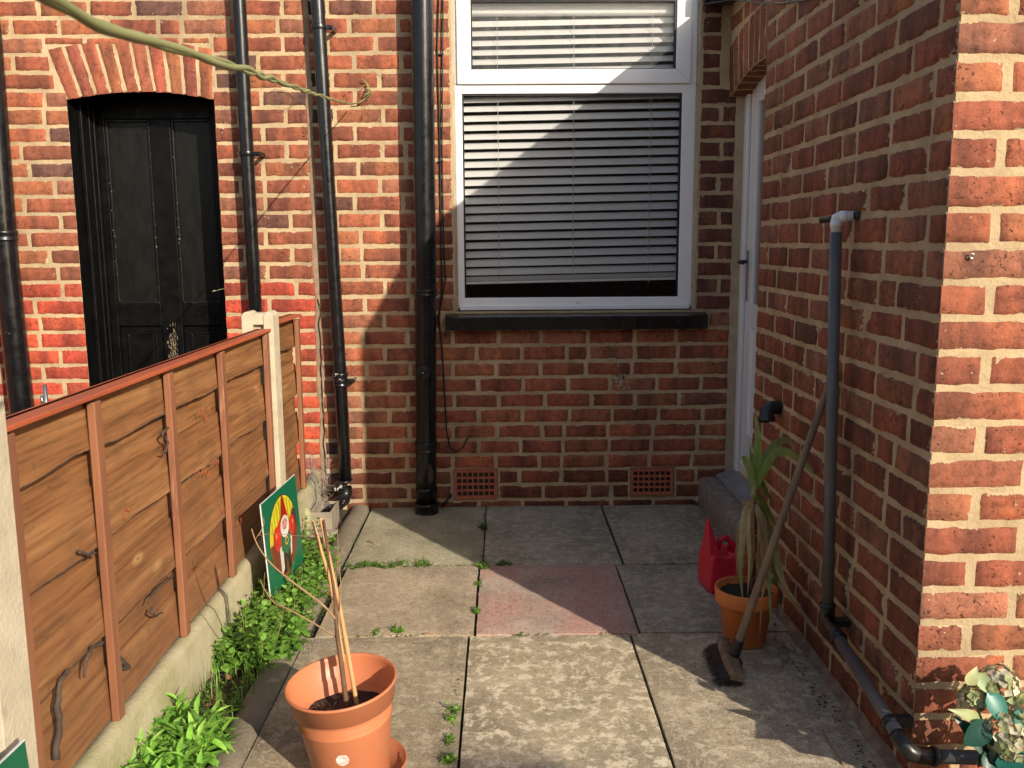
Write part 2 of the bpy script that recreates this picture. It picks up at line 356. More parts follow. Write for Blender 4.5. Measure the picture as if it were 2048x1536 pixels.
# ------------------------------------------------------------------ brickwork
PAL = [((.365, .112, .058), 5), ((.385, .136, .066), 3), ((.33, .098, .054), 5), ((.37, .142, .082), 2.4), ((.28, .094, .053), 1.2), ((.18, .075, .052), .2)]
def pick(extra=0.):
    t = sum(w for _, w in PAL); r = rnd() * t
    for c, w in PAL:
        r -= w
        if r <= 0: break
    k = U(.88, 1.12) * (1 - extra)
    return tuple(x * k for x in c)
def brick(mb, O, ea, eb, n, q, col, hard=(0, 0, 0, 0)):
    """q: four (a,b) corners ll, lr, ur, ul; hard: left,right,bottom,top edges that stay sharp"""
    (a0, b0), (a1, b1), (a2, b2), (a3, b3) = q
    Wd = math.hypot(a1 - a0, b1 - b0); H = math.hypot(a3 - a0, b3 - b0)
    us = [0, min(.3, .008 / Wd)] ; k = max(2, int(Wd / .022)); e = us[1]
    us += [e + (1 - 2 * e) * i / k for i in range(1, k)] + [1 - e, 1]
    e = min(.3, .008 / H); k = max(2, int(H / .022)); vs_ = [0, e] + [e + (1 - 2 * e) * i / k for i in range(1, k)] + [1 - e, 1]
    nu, nv = len(us), len(vs_); verts = []; base = len(mb.v); sd = U(0, 50)
    ta, tb, o0 = U(-.0022, .0022), U(-.0012, .0012), U(-.001, .0015)
    for j, v in enumerate(vs_):
        for i, u in enumerate(us):
            a = (a0 * (1 - u) + a1 * u) * (1 - v) + (a3 * (1 - u) + a2 * u) * v
            b = (b0 * (1 - u) + b1 * u) * (1 - v) + (b3 * (1 - u) + b2 * u) * v
            d = min([9] + [x for x, h in ((u * Wd, hard[0]), ((1 - u) * Wd, hard[1]), (v * H, hard[2]), ((1 - v) * H, hard[3])) if not h])
            border = (i == 0 and not hard[0]) or (i == nu - 1 and not hard[1]) or (j == 0 and not hard[2]) or (j == nv - 1 and not hard[3])
            dep = -.008 if border else o0 + ta * (u - .5) * 2 + tb * (v - .5) * 2 + .0016 * mn.noise(Vector((a * 22 + sd, b * 22, sd)))
            ja = .0030 * mn.noise(Vector((a * 24 + sd, b * 24, 3.))) + .003 * mn.noise(Vector((a * 80, b * 80, 3. + sd))); jb = .0034 * mn.noise(Vector((a * 24, b * 24 + sd, 7.))) + .003 * mn.noise(Vector((a * 80, b * 80, 9. + sd)))
            if hard[0] and i == 0 or hard[1] and i == nu - 1: ja = 0; dep = min(dep, .0008)
            verts.append(O + ea * (a + ja) + eb * (b + jb) + n * dep)
            mb.e[base + j * nu + i] = d
    fs = [(j * nu + i, j * nu + i + 1, (j + 1) * nu + i + 1, (j + 1) * nu + i) for j in range(nv - 1) for i in range(nu - 1)]
    mb.add(verts, fs, 0, True, (*col, rnd()))
def fill_course(mb, O, ea, eb, n, a0, a1, b0, b1, colf, start=None, hl=0, hr=0, L=.232, j=.011):
    """lay bricks from a0 to a1 in one course"""
    x = a0; first = True; ln = start if start else random.choice((.105, .22))
    while x < a1 - .02:
        e = x + ln * U(.97, 1.03)
        if a1 - e < .07: e = a1
        if e > a1: e = a1
        jj = j * U(.75, 1.25); t = U(-.0015, .0015)
        lo, hi = b0 + .0042 + U(-.001, .002), b1 - .0042 + U(-.002, .001)
        l = x + (0 if (first and hl) else jj / 2); r = e - (0 if (e >= a1 and hr) else jj / 2)
        if r - l > .015:
            brick(mb, O, ea, eb, n, [(l, lo + t), (r, lo - t), (r, hi - t), (l, hi + t)], colf((l + r) / 2, (b0 + b1) / 2), (hl if first else 0, hr if e >= a1 else 0, 0, 0))
        x = e; first = False; ln = .116 if rnd() < .07 else L * U(.96, 1.03)
def mortar_sheet(mb, O, ea, eb, n, spans, dep=-.0035, m=1):
    """spans: rectangles (a0,a1,b0,b1) cut finely and slightly uneven"""
    for (a0, a1, b0, b1) in spans:
        k = max(1, int((a1 - a0) / .03)); l = max(1, int((b1 - b0) / .03)); base = len(mb.v); vs = []
        for jj in range(l + 1):
            for i in range(k + 1):
                a = a0 + (a1 - a0) * i / k; b = b0 + (b1 - b0) * jj / l
                vs.append(O + ea * a + eb * b + n * (dep + .0018 * mn.noise(Vector((a * 30, b * 30, 1.)))))
        mb.add(vs, [(jj * (k + 1) + i, jj * (k + 1) + i + 1, (jj + 1) * (k + 1) + i + 1, (jj + 1) * (k + 1) + i) for jj in range(l) for i in range(k)], m, True, (0, 0, 0, 0))
X_, Y_, Z_ = Vector((1, 0, 0)), Vector((0, 1, 0)), Vector((0, 0, 1))
zc = [-.048, .034]
while zc[-1] < 2.75: zc.append(zc[-1] + (.0817 if zc[-1] < .76 else .0848))
O_ = Vector((0, D, 0))
# ---------------- our house
house = thing('terraced_house', (0, D, 0), 'red brick rear wall of a terraced house with white window, black sill and side extension', 'house')
WX0, WX1, WZ0, WZ1 = -.232, .992, 1.03, 2.80
SEAM = -.935
def col_back(a, b):
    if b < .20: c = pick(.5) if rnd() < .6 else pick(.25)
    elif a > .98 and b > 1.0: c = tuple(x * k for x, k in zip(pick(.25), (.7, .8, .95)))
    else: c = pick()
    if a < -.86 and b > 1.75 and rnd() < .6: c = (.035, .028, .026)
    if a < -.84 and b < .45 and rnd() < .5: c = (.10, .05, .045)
    return c
mb = MB()
for i in range(len(zc) - 1):
    b0, b1 = zc[i], zc[i + 1]; md = (b0 + b1) / 2
    iv = [(SEAM, 1.20)] if not (WZ0 < md < WZ1) else [(SEAM, WX0), (WX1, 1.10 if md > 2.1 else 1.20)]
    if .93 < md < 1.035: iv = [(SEAM, -.30), (1.062, 1.20)]
    iv2 = []
    for (p, q) in iv:
        for (v0, v1) in ((-.262, -.022), (.674, .908)):
            if .036 < md < .20 and p < v0 < q: iv2.append((p, v0)); p = v1
        iv2.append((p, q))
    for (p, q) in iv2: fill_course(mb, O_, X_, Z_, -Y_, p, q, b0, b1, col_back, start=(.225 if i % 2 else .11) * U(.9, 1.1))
mortar_sheet(mb, O_, X_, Z_, -Y_, [(SEAM - .004, -.262, -.05, .202), (-.022, .674, -.05, .202), (.908, 1.235, -.05, .202), (-.262, -.022, -.05, .036), (.674, .908, -.05, .036),
    (SEAM - .004, 1.235, .202, WZ0), (SEAM - .004, WX0, WZ0, 2.76), (WX1, 1.235, WZ0, 2.1), (WX1, 1.16, 2.1, 2.76)])
# solid core behind the facing (with the window opening left open)
for a in ((SEAM + .01, WX0 - .012, -.3, 2.8), (WX1 + .012, 1.9, -.3, 2.8), (-1.0, 1.9, 2.8, 2.95), (WX0 - .012, WX1 + .012, -.3, WZ0 - .03)):
    mb.box(a[0], a[1], D + .012, D + .23, a[2], a[3], 1, (0, 0, 0, 0))
wall = mb.build('rear_wall', [m_brick, m_mortar], house)
# ---------------- side extension walls
def side_P(y): return y
mb = MB(); OS = Vector((XR, 0, 0))                     # a runs along -y so the face looks to -x
zr = [.018 + .0838 * i for i in range(-1, 31)]
JY = 3.605
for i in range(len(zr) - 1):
    fill_course(mb, OS, -Y_, Z_, -X_, -JY, -YC, zr[i], zr[i + 1], lambda a, b: tuple(x * k for x, k in zip(pick(.38 if b < .2 else .18), (1., 1.04, 1.04))), start=(.235 if i % 2 else .12), hl=1, hr=0, L=.236, j=.013)  # side face bricks get a darker base colour to deepen its shade
# bricks of the side face end at the corner: neat arris
mortar_sheet(mb, OS, -Y_, Z_, -X_, [(-JY, -YC - .003, -.07, 2.6)])
OF = Vector((0, YC, 0))
for i in range(len(zr) - 1):
    fill_course(mb, OF, X_, Z_, -Y_, XR, 3.4, zr[i], zr[i + 1], lambda a, b: pick(), start=(.118 if i % 2 else .236), hl=1, L=.238, j=.014)
mortar_sheet(mb, OF, X_, Z_, -Y_, [(XR + .003, 3.4, -.07, 2.6)])
# top of the extension wall steps down towards its corner, as its shadow shows
poly = [(YC + .006, -.3), (JY - .002, -.3), (JY - .002, 2.52), (2.75, 2.52), (2.42, 2.43), (2.2, 2.29), (YC + .006, 2.24)]
mb2 = MB()
mb2.prism([(-a, b) for a, b in poly], (XR + .006, 0, 0), -Y_, Z_, X_, .22, 1, (0, 0, 0, 0))
mb2.box(XR + .226, 3.4, YC + .006, YC + .22, -.3, 2.3, 1, (0, 0, 0, 0))
# trim facing above the sloping top
for k in (mb,):
    keep = []
    for fi, f in enumerate(k.f):
        c = sum((Vector(k.v[i]) for i in f), Vector()) / len(f)
        lim = 2.52 if c.y > 2.75 else (2.43 + (c.y - 2.42) / .33 * .09 if c.y > 2.42 else (2.29 + (c.y - 2.2) / .22 * .14 if c.y > 2.2 else 2.24 + max(0, c.y - 2.1) * .5))
        keep.append(c.z < lim)
    k.f = [f for f, t in zip(k.f, keep) if t]; k.m = [f for f, t in zip(k.m, keep) if t]; k.sm = [f for f, t in zip(k.sm, keep) if t]
b0 = len(mb.v)
mb.v += mb2.v; mb.f += [[b0 + i for i in f] for f in mb2.f]; mb.m += mb2.m; mb.sm += mb2.sm
for i in range(len(mb2.v)): mb.c[b0 + i] = (0, 0, 0, 0)
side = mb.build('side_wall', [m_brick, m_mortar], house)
# ---------------- brickwork over the side door
XD = 1.136
mb = MB(); OD = Vector((XD, 0, 0))
SPR, RISE = 2.075, .075; AY0, AY1 = 3.605, 4.585
def intr(y): t = (y - AY0) / (AY1 - AY0) * 2 - 1; return SPR + RISE * (1 - t * t)
nV = 12; HV = .235
for i in range(nV):
    y0 = AY0 + (AY1 - AY0) * i / nV; y1 = AY0 + (AY1 - AY0) * (i + 1) / nV; mid = (AY0 + AY1) / 2
    def top(y): return mid + (y - mid) * 1.12
    g = .004
    q = [(-(y1 - g), intr(y1) + .003), (-(y0 + g), intr(y0) + .003), (-(top(y0) + g), intr(y0) + HV), (-(top(y1) - g), intr(y1) + HV)]
    c = tuple(x * .95 for x in pick())
    brick(mb, OD, -Y_, Z_, -X_, q, c)
for i in range(len(zc) - 1):
    md = (zc[i] + zc[i + 1]) / 2
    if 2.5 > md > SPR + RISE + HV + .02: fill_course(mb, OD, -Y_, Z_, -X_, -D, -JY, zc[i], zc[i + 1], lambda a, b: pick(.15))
k = 24
for i in range(k):
    y0 = JY + (D - JY) * i / k; y1 = JY + (D - JY) * (i + 1) / k; ys = [min(max(y, AY0), AY1) for y in (y0, y1)]
    za, zb = intr(ys[0]), intr(ys[1])
    mb.add([(XD + .003, y0, za), (XD + .003, y1, zb), (XD + .003, y1, 2.515), (XD + .003, y0, 2.515)], [(0, 1, 2, 3)], 1, False, (0, 0, 0, 0))
# soffit of the arch, brick on edge
for i in range(nV):
    y0 = AY0 + (AY1 - AY0) * i / nV; y1 = AY0 + (AY1 - AY0) * (i + 1) / nV
    ea = Vector((0, y1 - y0, intr(y1) - intr(y0))); Lw = ea.length; ea.normalize(); nn = X_.cross(ea); nn = -nn if nn.z > 0 else nn
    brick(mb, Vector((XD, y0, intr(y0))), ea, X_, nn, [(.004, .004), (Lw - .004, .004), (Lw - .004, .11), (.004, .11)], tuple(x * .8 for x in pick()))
    mb.add([(XD, y0, intr(y0) + .003), (XD, y1, intr(y1) + .003), (XD + .13, y1, intr(y1) + .003), (XD + .13, y0, intr(y0) + .003)], [(0, 1, 2, 3)], 1, False, (0, 0, 0, 0))
mb.box(XD + .13, XD + .25, JY - .2, D + .02, 2.27, 2.51, 1, (0, 0, 0, 0))
mb.box(XD + .004, XD + .13, JY, D + .01, 2.42, 2.51, 1, (0, 0, 0, 0))
mb.build('door_arch', [m_brick, m_mortar], house)
# roof of the extension (out of the picture, follows the wall head)
mb = MB(); mb.prism([(-a, b) for a, b in [(YC + .01, 2.235), (2.2, 2.285), (2.42, 2.425), (2.75, 2.512), (D, 2.512), (D, 2.527), (2.74, 2.527), (2.41, 2.44), (2.19, 2.30), (YC + .01, 2.25)]], (XR - .005, 0, 0), -Y_, Z_, X_, 2.3)
mb.build('extension_roof', m_roof, house)

# ---------------- window
YF = D + .04
def wx(px, py=400, y=YF): return W(px, py, y).x
def wz(py, px=1150, y=YF): return W(px, py, y).z
def mitre(mb, o, i, yf, yb, m=0):
    """o,i = (x0,x1,z0,z1) outer and inner rectangles"""
    oc = [(o[0], o[2]), (o[1], o[2]), (o[1], o[3]), (o[0], o[3])]; ic = [(i[0], i[2]), (i[1], i[2]), (i[1], i[3]), (i[0], i[3])]
    for k in range(4):
        a, b, c, d = oc[k], oc[(k + 1) % 4], ic[(k + 1) % 4], ic[k]
        vs = [(p[0], yf, p[1]) for p in (a, b, c, d)] + [(p[0], yb, p[1]) for p in (a, b, c, d)]
        mb.add(vs, [(0, 3, 2, 1), (4, 5, 6, 7), (0, 1, 5, 4), (1, 2, 6, 5), (2, 3, 7, 6), (3, 0, 4, 7)], m)
FO = (-.221, .982, 1.045, 2.78)
LG = (-.186, .913, 1.096, 2.108)                      # lower light
UG = (-.138, .876, 2.222, 2.548)                      # upper light
mb = MB()
mitre(mb, (FO[0], FO[1], FO[2], 2.150), LG, YF, YF + .065)
mitre(mb, (FO[0], FO[1], 2.1505, FO[3]), (-.17, .92, 2.19, 2.66), YF + .002, YF + .065)
mb.box(FO[0] + .01, FO[1] - .01, YF - .012, YF - .0005, FO[2] - .012, FO[2] + .012)
win = mb.build('window', m_pvc, house, bevel=.003)
mb = MB(); mitre(mb, (-.207, .951, 2.152, 2.72), UG, YF - .014, YF + .001); mb.build('opening_sash', m_pvc, win, bevel=.004)
mb = MB(); mitre(mb, (LG[0] - .002, LG[1] + .002, LG[2] - .002, LG[3] + .002), (LG[0] + .008, LG[1] - .010, LG[2] + .003, LG[3] - .005), YF + .008, YF + .020)
mitre(mb, (UG[0] - .002, UG[1] + .002, UG[2] - .002, UG[3] + .002), (UG[0] + .007, UG[1] - .009, UG[2] + .004, UG[3] - .008), YF - .006, YF + .02)
mb.build('gasket', m_gasket, win)
mb = MB(); mb.add([(LG[0], YF + .022, LG[2]), (LG[1], YF + .022, LG[2]), (LG[1], YF + .022, LG[3]), (LG[0], YF + .022, LG[3])], [(0, 1, 2, 3)]); mb.build('lower_pane', m_glassl, win)
mb = MB(); mb.add([(UG[0], YF + .010, UG[2]), (UG[1], YF + .010, UG[2]), (UG[1], YF + .010, UG[3]), (UG[0], YF + .010, UG[3])], [(0, 1, 2, 3)]); mb.build('upper_pane', m_glassd, win)
mb = MB(); mb.box(.385, .418, YF - .004, YF - .0005, 1.062, 1.078); mb.build('drain_cover', m_pvcd, win, bevel=.002)
# ragged cement round the frame
mb = MB()
for (xa, xb) in ((WX0 - .014, FO[0] + .002), (FO[1] - .002, WX1 + .014)):
    k = 60; vs = []
    for i in range(k + 1):
        z = 1.03 + (2.78 - 1.03) * i / k; j = .006 * mn.noise(Vector((xa * 9, 0, z * 22))); j2 = .004 * mn.noise(Vector((xa * 9, 5, z * 30)))
        s = 1 if xa < 0 else -1
        vs += [((xa if xa < 0 else xb) + j, D + .001, z), ((xb if xa < 0 else xa) + j2, YF - .004 + .004 * s * 0, z)]
    mb.add(vs, [(2 * i, 2 * i + 1, 2 * i + 3, 2 * i + 2) for i in range(k)], 0, True); mb.build('window_pointing', m_render, house); mb = MB()
# sill
zs0, zs1 = W(1000, 661, D - .065).z, W(1000, 634, D - .065).z
mb = MB(); k = 40; vs = []
xl, xr = W(890, 645, D - .065).x, W(1416, 640, D - .065).x
for i in range(k + 1):
    x = xl + (xr - xl) * i / k; n1 = .003 * mn.noise(Vector((x * 14, 1, 0))); n2 = .003 * mn.noise(Vector((x * 14, 4, 0)))
    vs += [(x, D + .03, zs0), (x, D - .062 + n1, zs0 + n2), (x, D - .066 + n1, zs1 - .006 + n2), (x, D - .058 + n1, zs1 + n2), (x, D + .045, zs1 + .022 + n2)]
mb.add(vs, [(5 * i + j, 5 * i + j + 1, 5 * i + j + 6, 5 * i + j + 5) for i in range(k) for j in range(4)] + [(0, 1, 2, 3, 4), tuple(5 * k + j for j in (4, 3, 2, 1, 0))], 0, False)
mb.build('window_sill', m_sill, house)
# room behind the glass
mb = MB()
for (a, b_, c, d, e, f) in ((-.9, 1.7, D + 2.2, D + 2.25, .3, 2.9), (-.95, -.9, D + .23, D + 2.2, .3, 2.9), (1.7, 1.75, D + .23, D + 2.2, .3, 2.9), (-.9, 1.7, D + .23, D + 2.2, 2.85, 2.9), (-.9, 1.7, D + .23, D + 2.2, .25, .3), (-.232, .992, D + .12, D + .23, .98, 1.03)):
    mb.box(a, b_, c, d, e, f)
mb.build('room_interior', m_room, house)

# ---------------- venetian blind
YB = YF + .075
blind = thing('venetian_blind', (.36, YB, 2.6), 'white venetian blind hanging slightly askew behind the window glass', 'blind')
def sk(x): return (x - .37) * .016
ztop = 2.62; pitch = .0455; zb = W(1150, 562, YB).z
ns = int((2.50 - (zb + .05)) / pitch) + 1
BX0, BX1 = -.185, .925
for i in range(ns):
    z = zb + .058 + i * pitch; t = math.radians(44 + U(-2.5, 2.5)); mb = MB(); vs = []; e = U(-.0015, .0015)
    for j in range(7):
        s = j / 6 - .5; cx = .05 * s
        for xx in (BX0, BX1):
            yy = cx * math.cos(t); zz = cx * math.sin(t) + .0035 * (1 - (2 * s) ** 2)
            vs.append((xx, YB + yy, z + zz + sk(xx) + e * (xx - .37)))
    mb.add(vs, [(2 * j, 2 * j + 1, 2 * j + 3, 2 * j + 2) for j in range(6)], 0, True)
    mb.build('slat', m_slat, blind)
mb = MB()
for k in range(5):
    M_ = Matrix.Rotation(-.016, 4, 'Y')
    mb.box(BX0 - .37, BX1 - .37, YB - .026 + U(-.002, .002), YB + .026, zb + .012 + k * .0045, zb + .0145 + k * .0045, M=Matrix.Translation((.37, 0, 0)) @ Matrix.Translation((0, 0, 0)))
mb.v = [(x, y, z + sk(x)) for x, y, z in mb.v]; mb.build('gathered_slats', m_slat, blind)
mb = MB(); mb.box(BX0, BX1, YB - .027, YB + .027, zb - .004, zb + .009); mb.v = [(x, y, z + sk(x)) for x, y, z in mb.v]; mb.build('bottom_rail', m_slat, blind, bevel=.003)
mb = MB(); mb.box(BX0, BX1, YB - .03, YB + .03, 2.497, 2.55); mb.build('headrail', m_slat, blind, bevel=.003)
for px in (997, 1146, 1298):
    x = wx(px, 400, YB); mb = MB()
    mb.tube([(x, YB - .028, 2.5), (x + .002, YB - .030, 1.8), (x - .001, YB - .029, zb + .01)], .0011, 5)
    mb.tube([(x, YB + .028, 2.5), (x, YB + .028, zb + .01)], .0011, 5)
    z = zb + .06
    while z < 2.5: mb.tube([(x, YB - .028, z + .004), (x, YB + .026, z + .03)], .0005, 4); z += pitch
    mb.tube([(x + .004 * math.cos(a), YB - .031, zb - .006 + .005 * math.sin(a)) for a in [j * .7 for j in range(9)]], .001, 5)
    mb.build('ladder_cord', m_cord, blind)

# ---------------- side door, threshold and step
XDo = 1.215
def frame_side(mb, x0, x1, y0, y1, z0, z1): mb.box(x0, x1, y0, y1, z0, z1)
mb = MB()
mb.box(XDo, XDo + .07, D - .055, D - .0015, .19, 2.22)
mb.box(XDo, XDo + .07, JY - .15, D - .055, 2.155, 2.26)
mb.box(XDo, XDo + .07, JY - .15, JY - .06, .19, 2.155)
door = mb.build('door', m_pvc, house, bevel=.004)
mb = MB()
y0, y1 = JY - .055, D - .064; X2 = XDo + .018
for (a, b_, c, d) in ((y1 - .105, y1, .20, 2.145), (y0, y0 + .105, .20, 2.145), (y0 + .105, y1 - .105, .20, .42), (y0 + .105, y1 - .105, 2.03, 2.145), (y0 + .105, y1 - .105, .95, 1.07)):
    mb.box(X2, X2 + .045, a, b_, c, d)
mb.box(X2 + .012, X2 + .03, y0 + .1, y1 - .1, .42, .95)
mb.build('door_leaf', m_pvc, door, bevel=.004)
mb = MB(); mb.box(X2 + .015, X2 + .022, y0 + .1, y1 - .1, 1.07, 2.03); mb.build('door_pane', m_glassd, door)
mb = MB(); mb.box(X2 + .046, X2 + .05, y0, y1, .2, 2.14); mb.box(XDo + .02, XDo + .06, D - .066, D - .052, .2, 2.15); mb.build('door_gasket', m_gasket, door)
hy = D - .10; mb = MB(); mb.box(X2 - .008, X2 - .0005, hy - .016, hy + .014, 1.08, 1.33); mb.build('handle_plate', m_steel, door, bevel=.003)
mb = MB(); mb.tube([(X2 - .006, hy, 1.275), (X2 - .045, hy, 1.275), (X2 - .052, hy - .02, 1.272), (X2 - .052, hy - .10, 1.270)], .008, 8); mb.build('door_handle', m_bfit, door)
mb = MB(); mb.add([(XDo - .03, D - .002, .17), (XDo + .002, D - .002, .17), (XDo + .002, D - .002, 2.2), (XDo - .03, D - .002, 2.2)], [(0, 1, 2, 3)])
vs = []; k = 50
for i in range(k + 1):
    z = .16 + 1.95 * i / k; vs += [(XDo - .045 + .008 * mn.noise(Vector((0, 3, z * 18))), D - .0055, z), (XDo + .003, D - .010, z)]
mb.add(vs, [(2 * i, 2 * i + 1, 2 * i + 3, 2 * i + 2) for i in range(k)], 0, True)
mb.build('jamb_render', m_render, house)
mb = MB()
P = [(1.125, .150), (1.125, .163), (1.15, .172), (1.165, .172), (1.17, .178), (1.205, .186), (1.235, .188), (1.235, .150)]
mb.prism([(x, z) for x, z in P], (0, JY - .1, 0), X_, Z_, Y_, D - .0025 - (JY - .1)); mb.build('threshold', m_door, house, bevel=.002)
zst = W(1392.7, 951, at(1392.7, 951, x=XR)[1]).z
mb = MB(); k = 26; vs = []
SX = XR + .004; ZT = .146
for i in range(k + 1):
    y = 3.62 + (D - .002 - 3.62) * i / k; a = .006 * mn.noise(Vector((y * 9, 0, 0))); b_ = .006 * mn.noise(Vector((y * 9, 5, 0)))
    vs += [(SX + a, y, -.05), (SX - .002 + a, y, ZT * .5), (SX + a, y, ZT - .012 + b_), (SX + .012 + a, y, ZT + b_), (SX + .09, y, ZT + b_ * .7 + .003), (1.24, y, ZT + .002)]
mb.add(vs, [(6 * i + j, 6 * i + j + 1, 6 * i + j + 7, 6 * i + j + 6) for i in range(k) for j in range(5)] + [(0, 5, 4, 3, 2, 1)], 0, True)
mb.build('door_step', m_stone, house)

# ---------------- air bricks
for (p0, p1) in (((908, 940), (994, 998)), ((1262, 938), (1346, 990))):
    a, b_ = W(*p0, D - .006), W(*p1, D - .006); mb = MB(); x0, x1, z0, z1 = a.x, b_.x, b_.z, a.z
    w = .012; yf, yb = D - .007, D + .03
    nx, nz = 7, 4; cw = (x1 - x0 - 2 * w) / nx; ch = (z1 - z0 - 2 * w) / nz
    mb.box(x0, x1, yf, yb, z0, z0 + w); mb.box(x0, x1, yf, yb, z1 - w, z1); mb.box(x0, x0 + w, yf, yb, z0 + w, z1 - w); mb.box(x1 - w, x1, yf, yb, z0 + w, z1 - w)
    for i in range(nx + 1): mb.box(x0 + w + i * cw - .0035, x0 + w + i * cw + .0035, yf + .004, yb, z0 + w, z1 - w)
    for i in range(nz + 1): mb.box(x0 + w, x1 - w, yf + .0055, yb, z0 + w + i * ch - .0055, z0 + w + i * ch + .0055)
    mb.build('air_brick', m_air, house, bevel=.0015)
    mb = MB(); mb.box(x0 + .004, x1 - .004, D + .0075, D + .0105, z0 + .004, z1 - .004); mb.build('vent_dark_plate', m_gasket, house)  # dark plate standing in for the shade inside the vent holes

# ---------------- neighbour's house
nb = thing('neighbouring_house', (-1.8, D, 0), 'adjoining red brick house with painted lower bricks and a black panelled door', 'house')
NX0, NX1 = -2.123, -1.402; NS, NR = 2.085, .038
def nin(x):
    t = (x - NX0) / (NX1 - NX0) * 2 - 1; return NS + NR * (1 - t * t)
def col_nb(a, b):
    if b < 1.19 + (.02 if a < -2 else -.02): return (.50 * U(.9, 1.1), .085 * U(.9, 1.15), .045) if rnd() < .9 else (.42, .12, .07)
    if rnd() < .08: return (.17, .08, .06)
    return pick(.04)
mb = MB()
tops = (-2.205, -1.392)
for i in range(len(zc) - 1):
    b0, b1 = zc[i], zc[i + 1]; md = (b0 + b1) / 2
    if md < NS: iv = [(-4.2, NX0), (NX1, SEAM)]
    elif md < 2.34: iv = [(-4.2, NX0 - .03 - (md - NS) * .2), (NX1 + .004, SEAM)]
    else: iv = [(-4.2, SEAM)]
    if b0 < 2.335 < b1:
        fill_course(mb, O_, X_, Z_, -Y_, NX0 - .09, NX1, 2.336, b1, col_nb, start=.2); iv = [(-4.2, NX0 - .09), (NX1 + .004, SEAM)]
    for (p, q) in iv:
        fill_course(mb, O_, X_, Z_, -Y_, p, q, b0, b1, col_nb, start=(.225 if i % 2 else .115), hr=(1 if q == NX0 else 0), hl=(1 if p == NX1 and md < NS else 0))
nv = 10
for i in range(nv):
    t0, t1 = i / nv, (i + 1) / nv; xa, xb = NX0 + (NX1 - NX0) * t0, NX0 + (NX1 - NX0) * t1; ya, yb_ = tops[0] + (tops[1] - tops[0]) * t0, tops[0] + (tops[1] - tops[0]) * t1
    za = nin(xa) + .243 - .02 * abs(t0 - .5); zb_ = nin(xb) + .243 - .02 * abs(t1 - .5)
    brick(mb, O_, X_, Z_, -Y_, [(xa + .003, nin(xa) - .004), (xb - .003, nin(xb) - .004), (yb_ - .003, zb_ + .003), (ya + .003, za + .003)], (.38 * U(.85, 1.1), .115 * U(.8, 1.15), .06), (0, 0, 1, 0))
mortar_sheet(mb, O_, X_, Z_, -Y_, [(-4.2, NX0 - .001, -.05, 2.76), (NX1 + .001, SEAM - .004, -.05, 2.76)])
for i in range(24):
    xa, xb = NX0 + (NX1 - NX0) * i / 24, NX0 + (NX1 - NX0) * (i + 1) / 24
    mb.add([(xa, D + .0035, nin(xa)), (xb, D + .0035, nin(xb)), (xb, D + .0035, 2.76), (xa, D + .0035, 2.76)], [(0, 1, 2, 3)], 1, False, (0, 0, 0, 0))
    mb.add([(xa, D + .003, nin(xa)), (xb, D + .003, nin(xb)), (xb, D + .3, nin(xb)), (xa, D + .3, nin(xa))], [(0, 3, 2, 1)], 2)
mb.add([(NX0, D + .004, -.1), (NX0, D + .3, -.1), (NX0, D + .3, 2.1), (NX0, D + .004, 2.1)], [(0, 1, 2, 3)], 2)
mb.add([(NX1, D + .004, -.1), (NX1, D + .3, -.1), (NX1, D + .3, 2.1), (NX1, D + .004, 2.1)], [(0, 3, 2, 1)], 2)
mb.box(-4.2, NX0 - .012, D + .012, D + .3, -.3, 2.8, 1); mb.box(NX1 + .012, SEAM + .01, D + .012, D + .3, -.3, 2.8, 1); mb.box(NX0 - .012, NX1 + .012, D + .013, D + .3, 2.2, 2.8, 1)
# crack and loose mortar down the straight joint between the two houses
nbw = mb.build('wall', [m_brick, m_mortar, m_blackw], nb)
mb = MB(); vs = []; k = 70
for i in range(k + 1):
    z = 2.7 - 2.66 * i / k; w = .013 + .014 * mn.noise(Vector((1, 1, z * 5))); o = SEAM + .006 * mn.noise(Vector((4, 1, z * 9)))
    vs += [(o - w, D - .0015, z), (o, D - .0025 - .001 * mn.noise(Vector((2, 2, z * 20))), z), (o + w, D - .0015, z)]
mb.add(vs, [(3 * i + j, 3 * i + j + 1, 3 * i + j + 4, 3 * i + j + 3) for i in range(k) for j in range(2)], 0, True); mb.build('straight_joint', simple('weathered_joint', (.36, .25, .16), (.22, .15, .10), 14, .9, .6, .003, 70), nb)
mb = MB(); pts = []
for i in range(60):
    z = 1.1 - 1.0 * i / 59; pts.append((SEAM + .010 + .014 * mn.noise(Vector((4, 7, z * 13))), D - .010, z))
mb.tube(pts, [.0035 + .003 * mn.noise(Vector((0, 0, i * .6))) for i in range(60)], 6, flat=.5); mb.build('wall_crack', m_gasket, nb)
# black door
YD = D + .24
def dx(px, py=400): return W(px, py, YD).x
def dz(py, px=300): return W(px, py, YD).z
mb = MB()
L0 = NX0 + .004; pA0, pA1 = dx(208, 255), dx(298, 255); pB0, pB1 = dx(340, 255), NX1 - .10
zt, zbm = dz(238), dz(608); z2 = dz(652); z3 = .28
rt = YD; rb = YD + .045
for (a, b_, c, d) in ((L0, pA0, .02, 2.13), (pA1, pB0, z3, zt), (pB1, NX1 + .03, .02, 2.13), (pA0, pB1, zt, 2.13), (pA0, pA1, z2, zbm), (pB0, pB1, z2, zbm), (pA0, pB1, .02, z3)):
    mb.box(a, b_, rt, rb, c, d)
for (a, b_) in ((pA0, pA1), (pB0, pB1)):
    mb.box(a + .0005, b_ - .0005, rt + .016, rb - .005, z3 + .001, z2 - .001); mitre(mb, (a + .035, b_ - .035, z3 + .035, z2 - .035), (a + .05, b_ - .05, z3 + .05, z2 - .05), rt + .010, rt + .017)
    mb.box(a + .05, b_ - .05, rt + .008, rt + .016, z3 + .05, z2 - .05)
